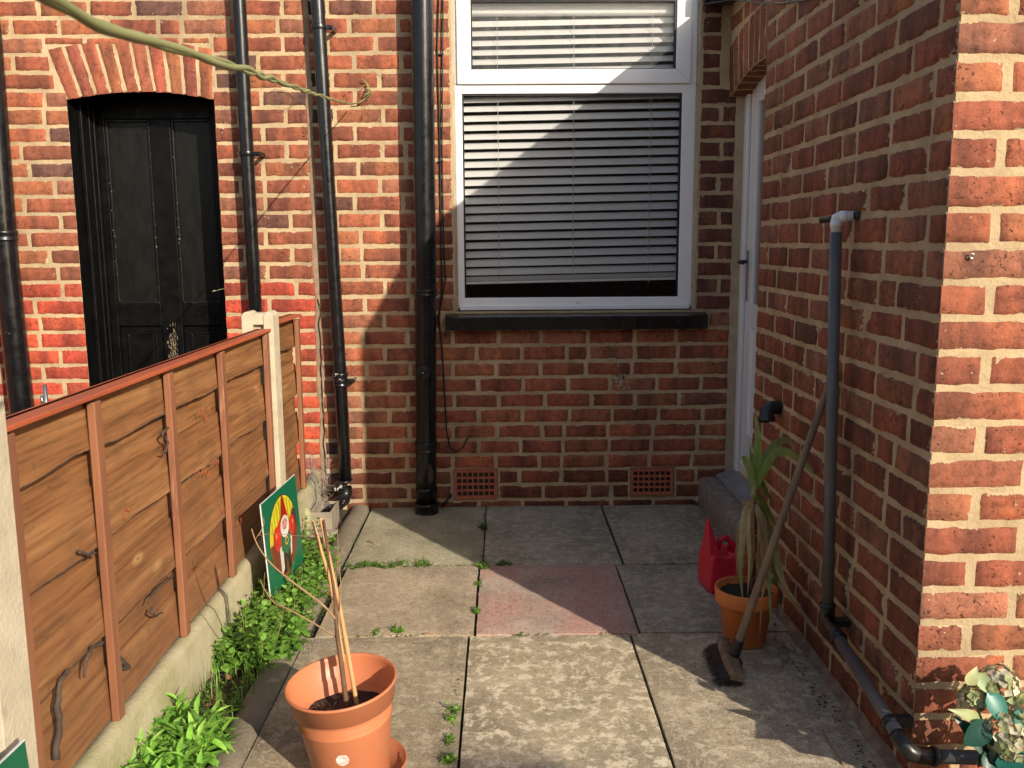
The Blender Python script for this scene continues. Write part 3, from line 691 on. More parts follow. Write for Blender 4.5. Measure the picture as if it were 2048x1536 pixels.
nd = mb.build('door', m_blackw, nb, bevel=.004)
m_dglass = simple('rippled_dark_glass', (.006, .006, .0055), (.011, .0105, .009), 22, .32, .5, .003, 60, spec=.25, stretch=(1, 1, .35))
for (a, b_) in ((pA0, pA1), (pB0, pB1)):
    mb = MB(); mb.box(a, b_, rt + .020, rt + .024, zbm, zt); mb.build('door_pane', m_dglass, nd)
    mb = MB(); mitre(mb, (a + .0005, b_ - .0005, zbm + .0005, zt - .0005), (a + .014, b_ - .014, zbm + .014, zt - .014), rt + .006, rt + .02); mb.build('glazing_bead', m_bead, nd, bevel=.003)
mb = MB()
for i, (xa, w, y0) in enumerate(((NX0 + .0005, .022, D + .10), (NX0 + .0005, .030, D + .17), (NX0 + .0005, .038, D + .205))):
    mb.box(xa, xa + w, y0, YD - .001 if i == 2 else y0 + .069 - .034 * (i == 1), .0, nin(NX0 + .02) - .004)
mb.build('door_frame', m_blackw, nb, bevel=.005)

mb = MB()
for i in range(150):
    x = random.gauss((pA1 + pB0) / 2 - .004, .011); z = random.gauss(dz(700), .055); h = U(.004, .022); w = U(.0006, .0022)
    mb.add([(x - w, YD - .0006, z), (x + w, YD - .0006, z), (x + w * .6, YD - .0006, z + h), (x - w * .8, YD - .0006, z + h * .8)], [(0, 1, 2, 3)])
tag(mb.build('bare_wood_patch', simple('bare_weathered_wood', (.34, .27, .18), (.16, .12, .08), 60, .8, .3), nd), kind='stuff')
mb = MB()
for i in range(70):
    p = W(1240 + random.gauss(0, 7), 755 + random.gauss(0, 14), D - .0012); a = U(0, 6.28); q = U(.002, .007)
    mb.add([p + Vector((math.cos(a + j * 1.26) * q * U(.5, 1.3), 0, math.sin(a + j * 1.26) * q * U(.5, 1.5))) for j in range(5)], [(0, 1, 2, 3, 4)])
mb.build('plaster_splash', m_post, house)
# ---------------- pipes
def downpipe(name, pts, r, label, group, mat, sockets=(), brackets=(), shoe=None):
    t = thing(name, (pts[0][0], pts[0][1], 0), label, 'drainpipe', group)
    mb = MB(); mb.tube(pts, r, 28); mb.build('pipe', mat, t)
    def pos(z):
        for a, b_ in zip(pts, pts[1:]):
            if min(a[2], b_[2]) <= z <= max(a[2], b_[2]): k = (z - a[2]) / (b_[2] - a[2]); return Vector(a).lerp(Vector(b_), k)
        return Vector(pts[0])
    for (z, h, e) in sockets:
        p = pos(z); mb = MB(); q = pos(z - h)
        prof = [(r, 0), (r + e * .6, 0), (r + e, -.006), (r + e, -.016), (r + e * .6, -.020), (r + e * .6, -h + .012), (r + e, -h + .008), (r + e, -h), (r, -h)]
        mb.lathe(prof, p, 32, M=None); 
        mb.v = [(x + (q.x - p.x) * (p.z - z_) / h, y, z_) for x, y, z_ in mb.v]; mb.build('socket', m_blackc if mat is m_blackp else mat, t)
    for (z, sgn) in brackets:
        p = pos(z); mb = MB()
        mb.lathe([(r, .011), (r + .005, .011), (r + .005, -.011), (r, -.011)], p, 32)
        mb.box(p.x + sgn * (r + .002) - .001, p.x + sgn * (r + .036), p.y - .006, p.y + .008, z - .011, z + .011)
        mb.tube([(p.x + sgn * (r + .024), p.y - .018, z), (p.x + sgn * (r + .024), p.y + .02, z)], .006, 8)
        mb.box(p.x + sgn * (r + .034) - .004, p.x + sgn * (r + .034) + .004, p.y + .008, D - .001, z - .010, z + .010)
        mb.build('bracket', mat, t, bevel=.001)
    return t
yp = D - .072
p1 = [tuple(W(478, 0, yp)), tuple(W(505.5, 520, yp)), tuple(W(526, 900, yp))]
p1 = [(p1[0][0] - .01, yp, 2.75)] + p1
downpipe('drainpipe', p1, .0325, 'slim black drainpipe dropping behind the concrete post of the fence', 'black drainpipes', m_black, brackets=[(W(500, 308, yp).z, 1)])
p2 = [(W(634, 0, yp).x - .01, yp, 2.75), tuple(W(635, 0, yp)), tuple(W(666, 520, yp)), tuple(W(680, 740, yp)), tuple(W(691, 960, yp))]
t2 = downpipe('drainpipe', p2, .0325, 'slim black drainpipe with peeling white patches and a slanting shoe over the gully', 'black drainpipes', m_blackp, sockets=[(W(683, 745, yp).z, .07, .006), (W(690, 965, yp).z + .015, .055, .009)], brackets=[(W(650, 55, yp).z, 1), (W(683, 762, yp).z, 1)])
a = W(691, 985, yp); b_ = W(655, 1030, yp - .17)
mb = MB(); mb.tube([a + Vector((0, 0, .03)), a, a + Vector((-.008, -.02, -.03)), a + (b_ - a) * .6, b_], [.034, .036, .036, .034, .034], 24, cap=False)
mb.tube([a + (b_ - a) * .6, b_ + (b_ - a) * .001], [.031, .031], 24, cap=False)
mb.build('shoe', m_blackc, t2)
yp3 = D - .10
p3 = [(W(846, 0, yp3).x, yp3, 2.75), tuple(W(844, 0, yp3)), tuple(W(851, 560, yp3)), tuple(W(852, 900, yp3)), tuple(W(853, 1012, yp3))]
p3[-1] = (p3[-1][0], yp3, -.02)
t3 = downpipe('soil_pipe', p3, .0535, 'thick cracked black soil pipe standing left of the window', 'black drainpipes', m_black, sockets=[(W(850, 578, yp3).z, .035, .006), (W(852, 882, yp3).z, .055, .007), (.135, .02, .004), (.055, .075, .013)])
t3['category'] = 'soil pipe'
cz = W(846, 745, yp3 - .05); mb = MB()
mb.tube([cz + Vector((0, .02, 0)), cz + Vector((0, -.012, 0))], .035, 28, m=0); mb.tube([cz + Vector((0, -.012, 0)), cz + Vector((0, -.0135, 0))], .029, 28, m=0); mb.tube([cz + Vector((0, -.0135, 0)), cz + Vector((0, -.017, 0))], .005, 10, m=1)
mb.build('round_cap', [m_black, m_steel], t3, bevel=.002)
mb = MB(); o = W(857, 950, yp3 - .05)
mb.prism([(.030 * math.cos(a), .055 * math.sin(a)) for a in [j * math.pi / 12 for j in range(24)]], o + Vector((-.002, .012, 0)), X_, Z_, -Y_, .014)
for s in (1, -1): mb.tube([o + Vector((.004, .0, s * .045)), o + Vector((.004, -.012, s * .045))], .006, 8)
mb.build('access_cover', m_black, t3, bevel=.002)
# the long crack in the paint
mb = MB(); pts = []
for i in range(60):
    z = 2.7 - i * .026; aa = .25 + .06 * mn.noise(Vector((z * 7, 0, 0))) - .10 * (2.7 - z); px_ = np.interp(z, [p[2] for p in p3[::-1]], [p[0] for p in p3[::-1]])
    pts.append((px_ + .0533 * math.sin(aa + .25), yp3 - .0533 * math.cos(aa + .25), z))
mb.tube(pts, .0013, 5); mb.build('paint_crack', m_gasket, t3)
p4 = [(W(-24, 60, yp3).x - .03, yp3, 2.75), tuple(W(-24, 60, yp3)), tuple(W(12, 520, yp3)), tuple(W(44, 818, yp3)), tuple(W(66, 1050, yp3))]
t4 = downpipe('soil_pipe', p4, .058, 'thick black soil pipe at the left edge beyond the fence', 'black drainpipes', m_blackp, sockets=[(1.45, .05, .006)])
t4['category'] = 'soil pipe'

# cables beside the soil pipe
mb = MB()
yc = D - .008
for k, (q) in enumerate(([(878, -30), (875, 100), (880, 300), (882, 500), (884, 570), (878, 640), (884, 700), (890, 800), (893, 860), (900, 895), (912, 905), (925, 895), (936, 874)],
                         [(886, -30), (885, 100), (884, 300), (887, 480), (891, 560), (876, 640), (880, 655)])):
    P = [W(x, y, yc - .003 * k) for x, y in q]
    if k == 0: P.append(P[-1] + Vector((.003, .02, .003)))
    mb.tube(P, .0036, 7)
for py in (108, 322, 560): p = W(882, py, yc - .006); mb.box(p.x - .012, p.x + .012, p.y - .003, p.y + .012, p.z - .003, p.z + .003)
tag(mb.build('cable', m_cable), 'pair of thin black cables clipped down the brickwork left of the window', 'cable')
mb = MB(); P = [W(x, y, D - .02) for x, y in [(925, 1000), (905, 985)]]
P = [W(884, 1012, D - .03), W(893, 1002, D - .025), W(903, 988, D - .012)]; mb.tube(P, .006, 8)
tag(mb.build('cable_stub', m_cable), 'short black stub of cable at the foot of the wall by the air brick', 'cable')
# lamp / cable loop top right
sl = thing('security_light', tuple(W(1420, 0, D - .05)), 'black security light with a looped cable above the door arch, cut by the top edge', 'light')
c = W(1424, -8, D - .05); mb = MB(); mb.box(c.x - .035, c.x + .045, D - .09, D - .004, c.z - .02, c.z + .06, M=None); mb.build('housing', m_bfit, sl, bevel=.006)
mb = MB(); mb.tube([W(x, y, D - .03) for x, y in ((1420, 5), (1408, 8), (1406, 20), (1414, 27), (1424, 18), (1432, 4))], .003, 7)
q = [W(1410, 8, D - .03), at(1465, -1, y=4.4), at(1520, 6, y=3.9), at(1560, 6, x=XR - .01), at(1610, 0, x=XR - .01), at(1680, -22, x=XR - .01)]
mb.tube(q, .0042, 7); mb.build('cable', m_cable, sl)

# ------------------------------------------------------------------ ground
mb = MB(); mb.box(-40, 40, -40, 40, -.5, -.06); tag(mb.build('ground', m_soil), 'dark earth around and beneath the yard', kind='structure')
mb = MB()
rows = [(4.612, 3.722), (3.712, 3.026), (3.014, 2.10), (2.09, 1.2), (1.19, .3), (.29, -.6), (-.61, -1.5), (-1.51, -2.4), (-2.41, -3.3), (-3.31, -4.2)]
xs = {0: [-.692, -.088, .522, 1.05], 1: [-.672, -.104, .485, 1.05], 2: [-.70, -.125, .45, 1.05], 3: [-.70, -.17, .39, 1.0], }
cols = {(0, 0): (.42, .385, .255), (0, 1): (.41, .375, .275), (0, 2): (.40, .35, .255), (1, 0): (.47, .37, .255), (1, 1): (.525, .40, .32), (1, 2): (.39, .365, .28), (2, 0): (.40, .325, .215), (2, 1): (.50, .41, .27), (2, 2): (.47, .38, .255)}
lich = {(0, 0): .1, (1, 1): .1, (2, 1): 1., (2, 2): .55, (2, 0): .35, (1, 0): .2}
for r_, (ya, yb_) in enumerate(rows):
    x_ = xs.get(min(r_, 3), xs[3])
    if r_ > 3: x_ = [-.7, -.17, .39, .98, 1.6, 2.2, 2.9]
    if r_ == 3: x_ = [-.7, -.17, .39, 1.0, 1.6, 2.2, 2.9]
    for k in range(len(x_) - 1):
        g = [.004, .009, .006][min(k, 2)]; x0, x1 = x_[k] + g * U(.4, .9), x_[k + 1] - g * U(.4, .9); c = cols.get((r_, k), (.42, .35, .25)); tl = [U(-.004, .004) for _ in range(3)]
        nx, ny = 14, 16; vs = []; zz = U(-.002, .002)
        for j in range(ny + 1):
            for i in range(nx + 1):
                u, v = i / nx, j / ny; x = x0 + (x1 - x0) * u; y = yb_ + (ya - yb_) * v
                ed = min(u, 1 - u, v, 1 - v)
                jx = .0022 * mn.noise(Vector((y * 30, k, r_ * 3))) if i in (0, nx) else 0; jy = .0022 * mn.noise(Vector((x * 30, k, r_ * 5))) if j in (0, ny) else 0
                vs.append((x + jx, y + jy, zz + tl[0] * (u - .5) + tl[1] * (v - .5) + .0016 * mn.noise(Vector((x * 7, y * 7, 0))) - (.003 if ed < .001 else 0)))
        b = len(vs); fs = [(j * (nx + 1) + i, j * (nx + 1) + i + 1, (j + 1) * (nx + 1) + i + 1, (j + 1) * (nx + 1) + i) for j in range(ny) for i in range(nx)]
        rim = [i for i in range(nx + 1)] + [j * (nx + 1) + nx for j in range(1, ny + 1)] + [ny * (nx + 1) + i for i in range(nx - 1, -1, -1)] + [j * (nx + 1) for j in range(ny - 1, 0, -1)]
        vs += [(vs[i][0], vs[i][1], -.055) for i in rim]; n_ = len(rim)
        fs += [(rim[i], b + i, b + (i + 1) % n_, rim[(i + 1) % n_]) for i in range(n_)]
        mb.add(vs, fs, 0, False, (*c, lich.get((r_, k), .4)))
tag(mb.build('patio', m_slab), 'worn concrete paving slabs, one of them pinkish', kind='structure')
# bedding seen in the joints, and the debris-filled gap along the wall
mb = MB(); mb.box(-.70, 1.06, -4.2, 4.62, -.059, -.018); tag(mb.build('joint_bedding', simple('joint_dirt', (.035, .028, .02), (.02, .016, .012), 40, .95, .6)), 'dark dirt in the joints between slabs', kind='structure')
# kerb edging along the bed
mb = MB(); k = 90; vs = []
for i in range(k + 1):
    y = 1.2 + 3.38 * i / k; w1 = .004 * mn.noise(Vector((y * 5, 1, 1))); h = .004 * mn.noise(Vector((y * 11, 1, 5))); s = -.010 if abs((y - 1.2) % .92) < .02 else 0
    x0 = -.795 + w1; x1 = -.703 + w1 * .5
    vs += [(x0, y, -.06), (x0 - .002, y, .0 + h + s), (x0 + .014, y, .016 + h + s), (x0 + .045, y, .022 + h + s), (x1 - .012, y, .016 + h + s), (x1, y, .002 + s), (x1, y, -.05)]
mb.add(vs, [(7 * i + j, 7 * i + j + 1, 7 * i + j + 8, 7 * i + j + 7) for i in range(k) for j in range(6)], 0, True)
tag(mb.build('kerb', m_kerb), 'worn rounded concrete edging kerb between bed and slabs', kind='structure')
mb = MB(); nx, ny = 12, 120; vs = []
for j in range(ny + 1):
    for i in range(nx + 1):
        x = -.985 + .20 * i / nx; y = 1.2 + 3.4 * j / ny
        vs.append((x, y, -.012 + .022 * mn.noise(Vector((x * 14, y * 14, 0))) + .01 * mn.noise(Vector((x * 50, y * 50, 0)))))
mb.add(vs, [(j * (nx + 1) + i, j * (nx + 1) + i + 1, (j + 1) * (nx + 1) + i + 1, (j + 1) * (nx + 1) + i) for j in range(ny) for i in range(nx)], 0, True)
tag(mb.build('soil_bed', m_soil), 'narrow soil bed at the foot of the fence', kind='structure')
# rough cement fillet at the foot of the side wall
mb = MB(); k = 80; vs = []
for i in range(k + 1):
    y = YC - .02 + (3.62 - YC) * i / k; a = .012 * mn.noise(Vector((y * 8, 0, 0))); b_ = .014 * mn.noise(Vector((y * 9, 3, 0)))
    vs += [(XR - .034 + a * .8, y, -.03), (XR - .020 + a * .7, y, .002 + b_ * .3), (XR - .010 + a * .5, y, .010 + b_ * .7), (XR - .004, y, .020 + b_ * 1.2), (XR + .004, y, .026 + b_ * 1.2)]
mb.add(vs, [(5 * i + j, 5 * i + j + 1, 5 * i + j + 6, 5 * i + j + 5) for i in range(k) for j in range(4)], 0, True)
mb.build('cement_fillet', simple('dark_fillet', (.34, .25, .17), (.17, .12, .085), 17, .9, 1., .012, 45, c3=(.33, .27, .19)), house)

# ------------------------------------------------------------------ fence
def panel(name, y0, y1, z0, z1, battens, label, xf=-.97, th=.008, over=0.0):
    t = thing(name, (xf, (y0 + y1) / 2, z0), label, 'fence panel', 'fence panels')
    mb = MB(); n = 7; ph = (z1 - z0) / n; be = MB()
    k = max(6, int((y1 - y0) / .025))
    for b in range(n):
        front = b % 2 == 0; lo = z0 + b * ph - (.014 if front and b else (-.0 if b == 0 else .02)); hi = z0 + (b + 1) * ph + (.012 if front else .02); vs = []; sd = U(0, 50)
        xo = xf - .024 - (.013 if b % 2 else 0)
        for i in range(k + 1):
            y = y0 + (y1 - y0) * i / k; wv = (.020 * mn.noise(Vector((y * 3.2, sd, 0))) + .004 * mn.noise(Vector((y * 22, sd, 0)))) if (front and b) else 0
            bow = .003 * mn.noise(Vector((y * 3, sd, 4)))
            zl = lo + wv
            for (f) in (0, .25, .5, .75, 1):
                z = zl + (hi - zl) * f + (.006 * mn.noise(Vector((y * 5, sd, 8))) * f if front and b < n - 1 else 0); x = xo + (.012 * (1 - f) if front else .004 * (1 - f)) + bow
                vs.append((x, y, z))
            vs.append((xo - .012 + bow, y, hi)); vs.append((xo + .010 - .010 + bow, y, zl))
        if b:
            e_ = [Vector(vs[7 * i]) + Vector((.0012, 0, 0)) for i in range(k + 1)] if front else [Vector((xo + .014, vs[7 * i][1], vs[7 * i][2] - .022 + .010 * mn.noise(Vector((i * .12, sd, 1))))) for i in range(k + 1)]
            i = 0
            while i < k - 3:
                L_ = random.randint(4, 22) if front else random.randint(2, 9)
                seg = e_[i:i + L_ + 1]
                if len(seg) > 2 and (front or rnd() < .6): be.tube(seg, [(.0019 if front else .0014) * max(.12, math.sin(math.pi * (j + .15) / (len(seg) - .7))) * U(.6, 1.3) for j in range(len(seg))], 5)
                i += L_ + (0 if front else random.randint(0, 6))
        fs = []
        for i in range(k):
            a = 7 * i; bb = a + 7
            for j in range(5): fs.append((a + j, bb + j, bb + j + 1, a + j + 1))
            fs += [(a + 5, bb + 5, bb + 6, a + 6), (a + 6, bb + 6, bb, a)]
        mb.add(vs, fs, 0, False, (sd * .37, sd * .11, sd * .7, 1))
    mb.build('lap_boards', m_wood, t); tag(be.build('bark_edges', m_ivy, t), kind='stuff')
    for y in battens:
        mb = MB(); w = .019
        mb.box(xf - .010, xf + .010, y - w, y + w, z0 - .006, z1 - .012 + U(0, .006)); mb.v = [(x, yy + .004 * mn.noise(Vector((0, y, z * 3))), z) for x, yy, z in mb.v]
        mb.build('batten', m_batten, t, bevel=.003)
    mb = MB(); mb.box(xf - .046, xf + .018, y0, y1, z1, z1 + .012); mb.build('capping_rail', m_cap, t, bevel=.003)
    return t
def fy(px, py): return at(px, py, x=XF).y
bt = [fy(187, 800), fy(336, 742), fy(441, 700)]
PY0, PY1 = 1.70, 3.725
fence_long = panel('fence_panel', PY0, PY1, .205, 1.018, [PY0 + .03] + bt + [PY1 - .025], 'long brown waney lap fence panel with red capping between the two concrete posts')
panel('fence_panel', 3.835, 4.30, .205, 1.035, [3.865, 4.275], 'short brown fence panel closing the gap between concrete post and house wall')
def post(y0, y1, zt, label):
    mb = MB(); x0, x1 = -1.075, -.945; s0, s1 = -1.03, -.985; r = .024; k = 6
    prof = []
    for (xa, xb) in ((x0, s0), (s1, x1)):
        pass
    # H section: web plus two flanges, rounded head
    def flange(xa, xb):
        pts = [(xa, -.3), (xb, -.3), (xb, zt - r)] + [(xb - r + r * math.cos(a), zt - r + r * math.sin(a)) for a in [math.pi / 2 * j / k for j in range(1, k)]] + [((xa + xb) / 2, zt)] + [(xa + r * (1 - math.sin(a)), zt - r + r * math.cos(a)) for a in [math.pi / 2 * j / k for j in range(1, k)]] + [(xa, zt - r)]
        return pts
    mb.prism(flange(x0, s0), (0, y0, 0), X_, Z_, Y_, y1 - y0); mb.prism(flange(s1, x1), (0, y0, 0), X_, Z_, Y_, y1 - y0)
    mb.box(s0 - .001, s1 + .001, y0 + .03, y1 - .03, -.3, zt - .012)
    mb.box(s0 - .001, s1 + .001, y0 + .004, y1 - .004, zt - .055, zt - .008)
    return tag(mb.build('concrete_post', m_post, bevel=.006), label, 'fence post', 'concrete fence posts')
post(3.73, 3.83, 1.10, 'slotted cream concrete fence post standing mid-fence below the slim drainpipe')
post(1.585, 1.695, 1.10, 'pitted cream concrete fence post cut off at the left edge of the view')
for (ya, yb_, lb) in ((1.70, 3.728, 'long mossy concrete gravel board under the long fence panel'), (3.832, 4.58, 'short concrete gravel board under the short fence panel by the wall')):
    mb = MB(); k = int((yb_ - ya) / .03); vs = []
    for i in range(k + 1):
        y = ya + (yb_ - ya) * i / k; a = .003 * mn.noise(Vector((y * 8, 0, 2))); h = .004 * mn.noise(Vector((y * 14, 1, 2)))
        vs += [(-.948 + a, y, -.06), (-.948 + a, y, .175 + h), (-.953 + a, y, .190 + h), (-.968, y, .197 + h), (-1.0, y, .195 + h), (-1.0, y, -.06)]
    mb.add(vs, [(6 * i + j, 6 * i + j + 1, 6 * i + j + 7, 6 * i + j + 6) for i in range(k) for j in range(5)], 0, True)
    tag(mb.build('gravel_board', m_gravel), lb, 'gravel board', 'concrete gravel boards')
m_drip = simple('red_paint_drip', (.50, .09, .03), (.42, .07, .025), 30, .45, 0)
for (px, py, k, sc_) in ((412, 822, 4, 1.), (408, 935, 5, 1.), (434, 915, 3, .8), (255, 1020, 3, .6), (365, 1075, 2, .6), (70, 1395, 4, 1.1), (478, 1035, 3, 1.), (448, 1010, 2, .6)):
    for i in range(k):
        mb = MB(); p = at(px + (i - k / 2) * 7 * sc_, py + U(-8, 8), x=XF - .0105); h = U(.012, .03) * sc_; w = .0022
        mb.tube([p, p - Vector((0, 0, h * .6)), p - Vector((0, 0, h))], [w * .6, w, w * 1.2], 6, flat=.5)
        o = mb.build('paint_drip', m_drip, fence_long)
# dead ivy stems stuck to the boards
def stem(pts, r, label, n=7):
    mb = MB(); P = [at(x, y, x=XF + .004) for x, y in pts]; P2 = []
    for a, b_ in zip(P, P[1:]):
        for j in range(5): q = a.lerp(b_, j / 5); P2.append(q + Vector((.004 * mn.noise(q * 40), .003 * mn.noise(q * 60 + Vector((3, 3, 3))), .003 * mn.noise(q * 60))))
    P2.append(P[-1]); k = len(P2)
    mb.tube(P2, [r * (1.15 - .55 * i / k) * (1 + .25 * mn.noise(Vector((i * .7, r * 99, 0)))) for i in range(k)], n)
    tag(mb.build('dead_ivy_stem', m_ivy), label, 'dead stem', 'dead ivy stems clinging to the fence')
stem([(112, 1520), (118, 1460), (116, 1400), (122, 1360), (138, 1340)], .0075, 'longest dead ivy stem hanging low on the fence near the front post')
stem([(205, 1286), (182, 1296), (170, 1325), (169, 1355)], .005, 'curved dead ivy stem beside the batten low on the fence')
stem([(348, 1150), (322, 1170), (300, 1195), (296, 1207)], .0035, 'thin curved dead ivy stem between second and third battens')
stem([(335, 855), (325, 868), (336, 885), (332, 905), (322, 905)], .004, 'small hooked dead ivy stem by the second batten')
stem([(235, 1315), (245, 1325), (258, 1335), (240, 1338)], .008, 'short thick dead ivy stub on the low fence board')
stem([(160, 1103), (175, 1110), (192, 1106)], .004, 'tiny dead ivy stub beside the first batten')
stem([(305, 1215), (302, 1225), (312, 1232), (325, 1225)], .0035, 'small forked dead ivy stub low between the battens')

# ------------------------------------------------------------------ foliage helpers
GR = [(.16, .34, .045), (.20, .40, .06), (.12, .27, .04), (.25, .44, .08), (.09, .20, .03)]
def gcol(k=1.): c = random.choice(GR); s = U(.8, 1.15) * k; return (c[0] * s, c[1] * s, c[2] * s, 1)
def sprig(mb, base, h, n, L, w, spread=.5, wide=.5, colk=1., stem_m=None, lean=None, yellow=0):
    base = Vector(base); d = Vector((U(-spread, spread), U(-spread, spread), 1)) if lean is None else Vector(lean)
    d.normalize(); P = [base + d * h * t + Vector((U(-1, 1), U(-1, 1), 0)) * .06 * h * t for t in (0, .35, .7, 1)]
    mb.tube(P, [.0016, .0014, .0011, .0008], 4, cap=False, col=(.16 * colk, .20 * colk, .05, 1))
    a = U(0, 6.28)
    for i in range(n):
        t = .15 + .85 * i / max(1, n - 1); j = min(2, int(t * 3 - 1e-6)); q = P[j].lerp(P[j + 1], t * 3 - j) if t < 1 else P[3]
        a += 2.39963 if i % 2 else 3.14159
        el = U(.15, .7) if t < .85 else U(.5, 1.2)
        dd = Vector((math.cos(a) * math.cos(el), math.sin(a) * math.cos(el), math.sin(el)))
        up = Vector((0, 0, 1)) if el < 1.2 else Vector((math.cos(a), math.sin(a), .2))
        s = (1.05 - .45 * t) * U(.8, 1.15); c = gcol(colk)
        if yellow and rnd() < yellow: c = (.32, .30, .06, 1)
        mb.leaf(q, dd, up, L * s, w * s, U(.2, .9), 0, 4, c, U(.1, .5), wide)
# round-leaved weed mass in the bed
mb = MB()
def bedpt(y0, y1, x0=-.95, x1=-.80): return Vector((U(x0, x1), U(y0, y1), 0))
for i in range(360):
    y = 2.72 + 1.0 * rnd() ** .9; x = U(-.955, -.715); dens = .5 + .5 * mn.noise(Vector((x * 9, y * 4, 0)))
    hh = .05 + .11 * dens * (1 - abs(x + .86) * 3)
    sprig(mb, (x, y, .0), max(.04, hh * U(.7, 1.25)), random.randint(5, 9), U(.030, .046), .038, .6, .62, U(.9, 1.4))
for i in range(60):
    sprig(mb, (U(-.97, -.80), U(3.55, 4.05), .0), U(.05, .14), random.randint(5, 8), .026, .021, .6, .6, U(.8, 1.15))
for i in range(46):
    b_ = Vector((U(-.93, -.74), U(2.75, 3.7), 0)); a = U(0, 6.28)
    mb.leaf(b_ + Vector((0, 0, U(.05, .13))), (math.cos(a), math.sin(a), U(-.1, .6)), (0, 0, 1), U(.04, .06), U(.032, .048), U(.2, 1.), 0, 5, gcol(U(.6, 1.)), .25, .55)
    mb.tube([b_, b_ + Vector((0, 0, .08))], .001, 4, cap=False, col=(.2, .24, .06, 1))
for i in range(26):
    b_ = Vector((U(-.93, -.74), U(2.6, 3.6), 0)); a = U(0, 6.28); q = b_ + Vector((U(-.05, .05), U(-.06, .06), U(.1, .2)))
    mb.tube([b_, (b_ + q) / 2 + Vector((.01, 0, .02)), q], [.0012, .001, .0006], 4, cap=False, col=(.50, .42, .2, 1))
tag(mb.build('weed_patch', m_leaf), 'dense round leaved green weeds filling the bed below the gnome sign', 'weeds', kind='stuff')
# lance-leaved clump at the front of the bed
mb = MB()
for i in range(125):
    y = U(1.80, 2.38); x = U(-.955, -.79)
    sprig(mb, (x, y, .0), U(.05, .12), random.randint(7, 10), .088, .024, .35, .62, U(1.3, 1.9))
tag(mb.build('leafy_herb_clump', m_leaf), 'bright green clump with pointed leaves at the near end of the bed', 'plants', kind='stuff')
# sparse small plants and grass between them
mb = MB()
for i in range(40):
    sprig(mb, (U(-.94, -.78), U(2.42, 2.78), .0), U(.02, .05), random.randint(4, 7), .022, .011, .6, .55, U(.8, 1.2))
for i in range(90):
    b_ = Vector((U(-.93, -.76), U(2.40, 2.80), 0)); a = U(0, 6.28)
    mb.leaf(b_, (math.cos(a) * .5, math.sin(a) * .5, 1), (math.cos(a), math.sin(a), 0), U(.04, .10), .003, U(.3, 1.3), 0, 4, gcol(1.), .1, .7)
tag(mb.build('grass_and_seedlings', m_leaf), 'thin grass and seedlings on bare soil in the middle of the bed', 'grass', kind='stuff')
# litter on the bed
mb = MB()
for i in range(26):
    b_ = Vector((U(-.90, -.82), U(2.52, 2.68), .004 + U(0, .012))); a = U(0, 6.28)
    mb.leaf(b_, (math.cos(a), math.sin(a), U(0, .5)), (U(-.4, .4), U(-.4, .4), 1), U(.018, .034), .018, U(-.8, 1.5), 0, 4)
tag(mb.build('leaf_litter', m_deb), 'curled brown dead leaves on the bare soil of the bed', 'dead leaves', kind='stuff')
# weeds in the joints
def weed(pts, n, L, w, h, label, k=1.):
    mb = MB()
    for (x, y) in pts:
        for i in range(n): p = G(x + U(-8, 8), y + U(-4, 4)); sprig(mb, (p.x, p.y, -.004), h * U(.5, 1.1), random.randint(4, 7), L, w, .8, .58, k * U(.8, 1.15))
    tag(mb.build('weed', m_leaf), label, 'weed', 'small weeds growing in the paving joints')
weed([(967, 1057)], 16, .02, .008, .03, 'dark feathery weed in the joint close to the wall', .55)
weed([(960, 1135), (966, 1132), (972, 1137)], 6, .018, .012, .025, 'largest weed at the crossing of four slabs')
weed([(1000, 1129), (1009, 1129), (1017, 1128)], 6, .018, .010, .02, 'small dark weed just inside the shaded slab edge', .7)
weed([(956, 1165), (957, 1172)], 4, .013, .009, .018, 'small weed in the joint left of the pink slab, upper one')
weed([(952, 1224)], 8, .016, .013, .02, 'round leaved weed in the joint left of the pink slab, lower one')
weed([(905, 1425), (903, 1440)], 5, .024, .009, .022, 'pale green rosette weed in the dark joint near the bottom of the view', 1.3)
weed([(903, 1475), (900, 1485)], 4, .014, .012, .018, 'little weed in the joint below the pale rosette')
weed([(896, 1521)], 9, .02, .014, .02, 'round leaved weed at the bottom end of the joint')
weed([(x_, 1132 + 3 * math.sin(x_ * .1)) for x_ in range(700, 812, 9)], 4, .017, .010, .022, 'long trailing weed along the joint behind the bamboo canes', .85)
weed([(838, 1131), (846, 1129), (854, 1128)], 8, .018, .007, .035, 'feathery weed right of the trailing weed in the same joint', 1.1)
weed([(747, 1266)], 4, .014, .012, .014, 'tiny two leaved weed above the big pot, left one')
weed([(797, 1262)], 14, .022, .012, .014, 'row of small leaves above the big pot')
weed([(1045, 1268)], 5, .010, .006, .008, 'tiny weed at the near edge of the pink slab', .8)
weed([(1384, 1000), (1390, 1006)], 6, .022, .009, .035, 'dark weed in the corner at the foot of the door step', .6)

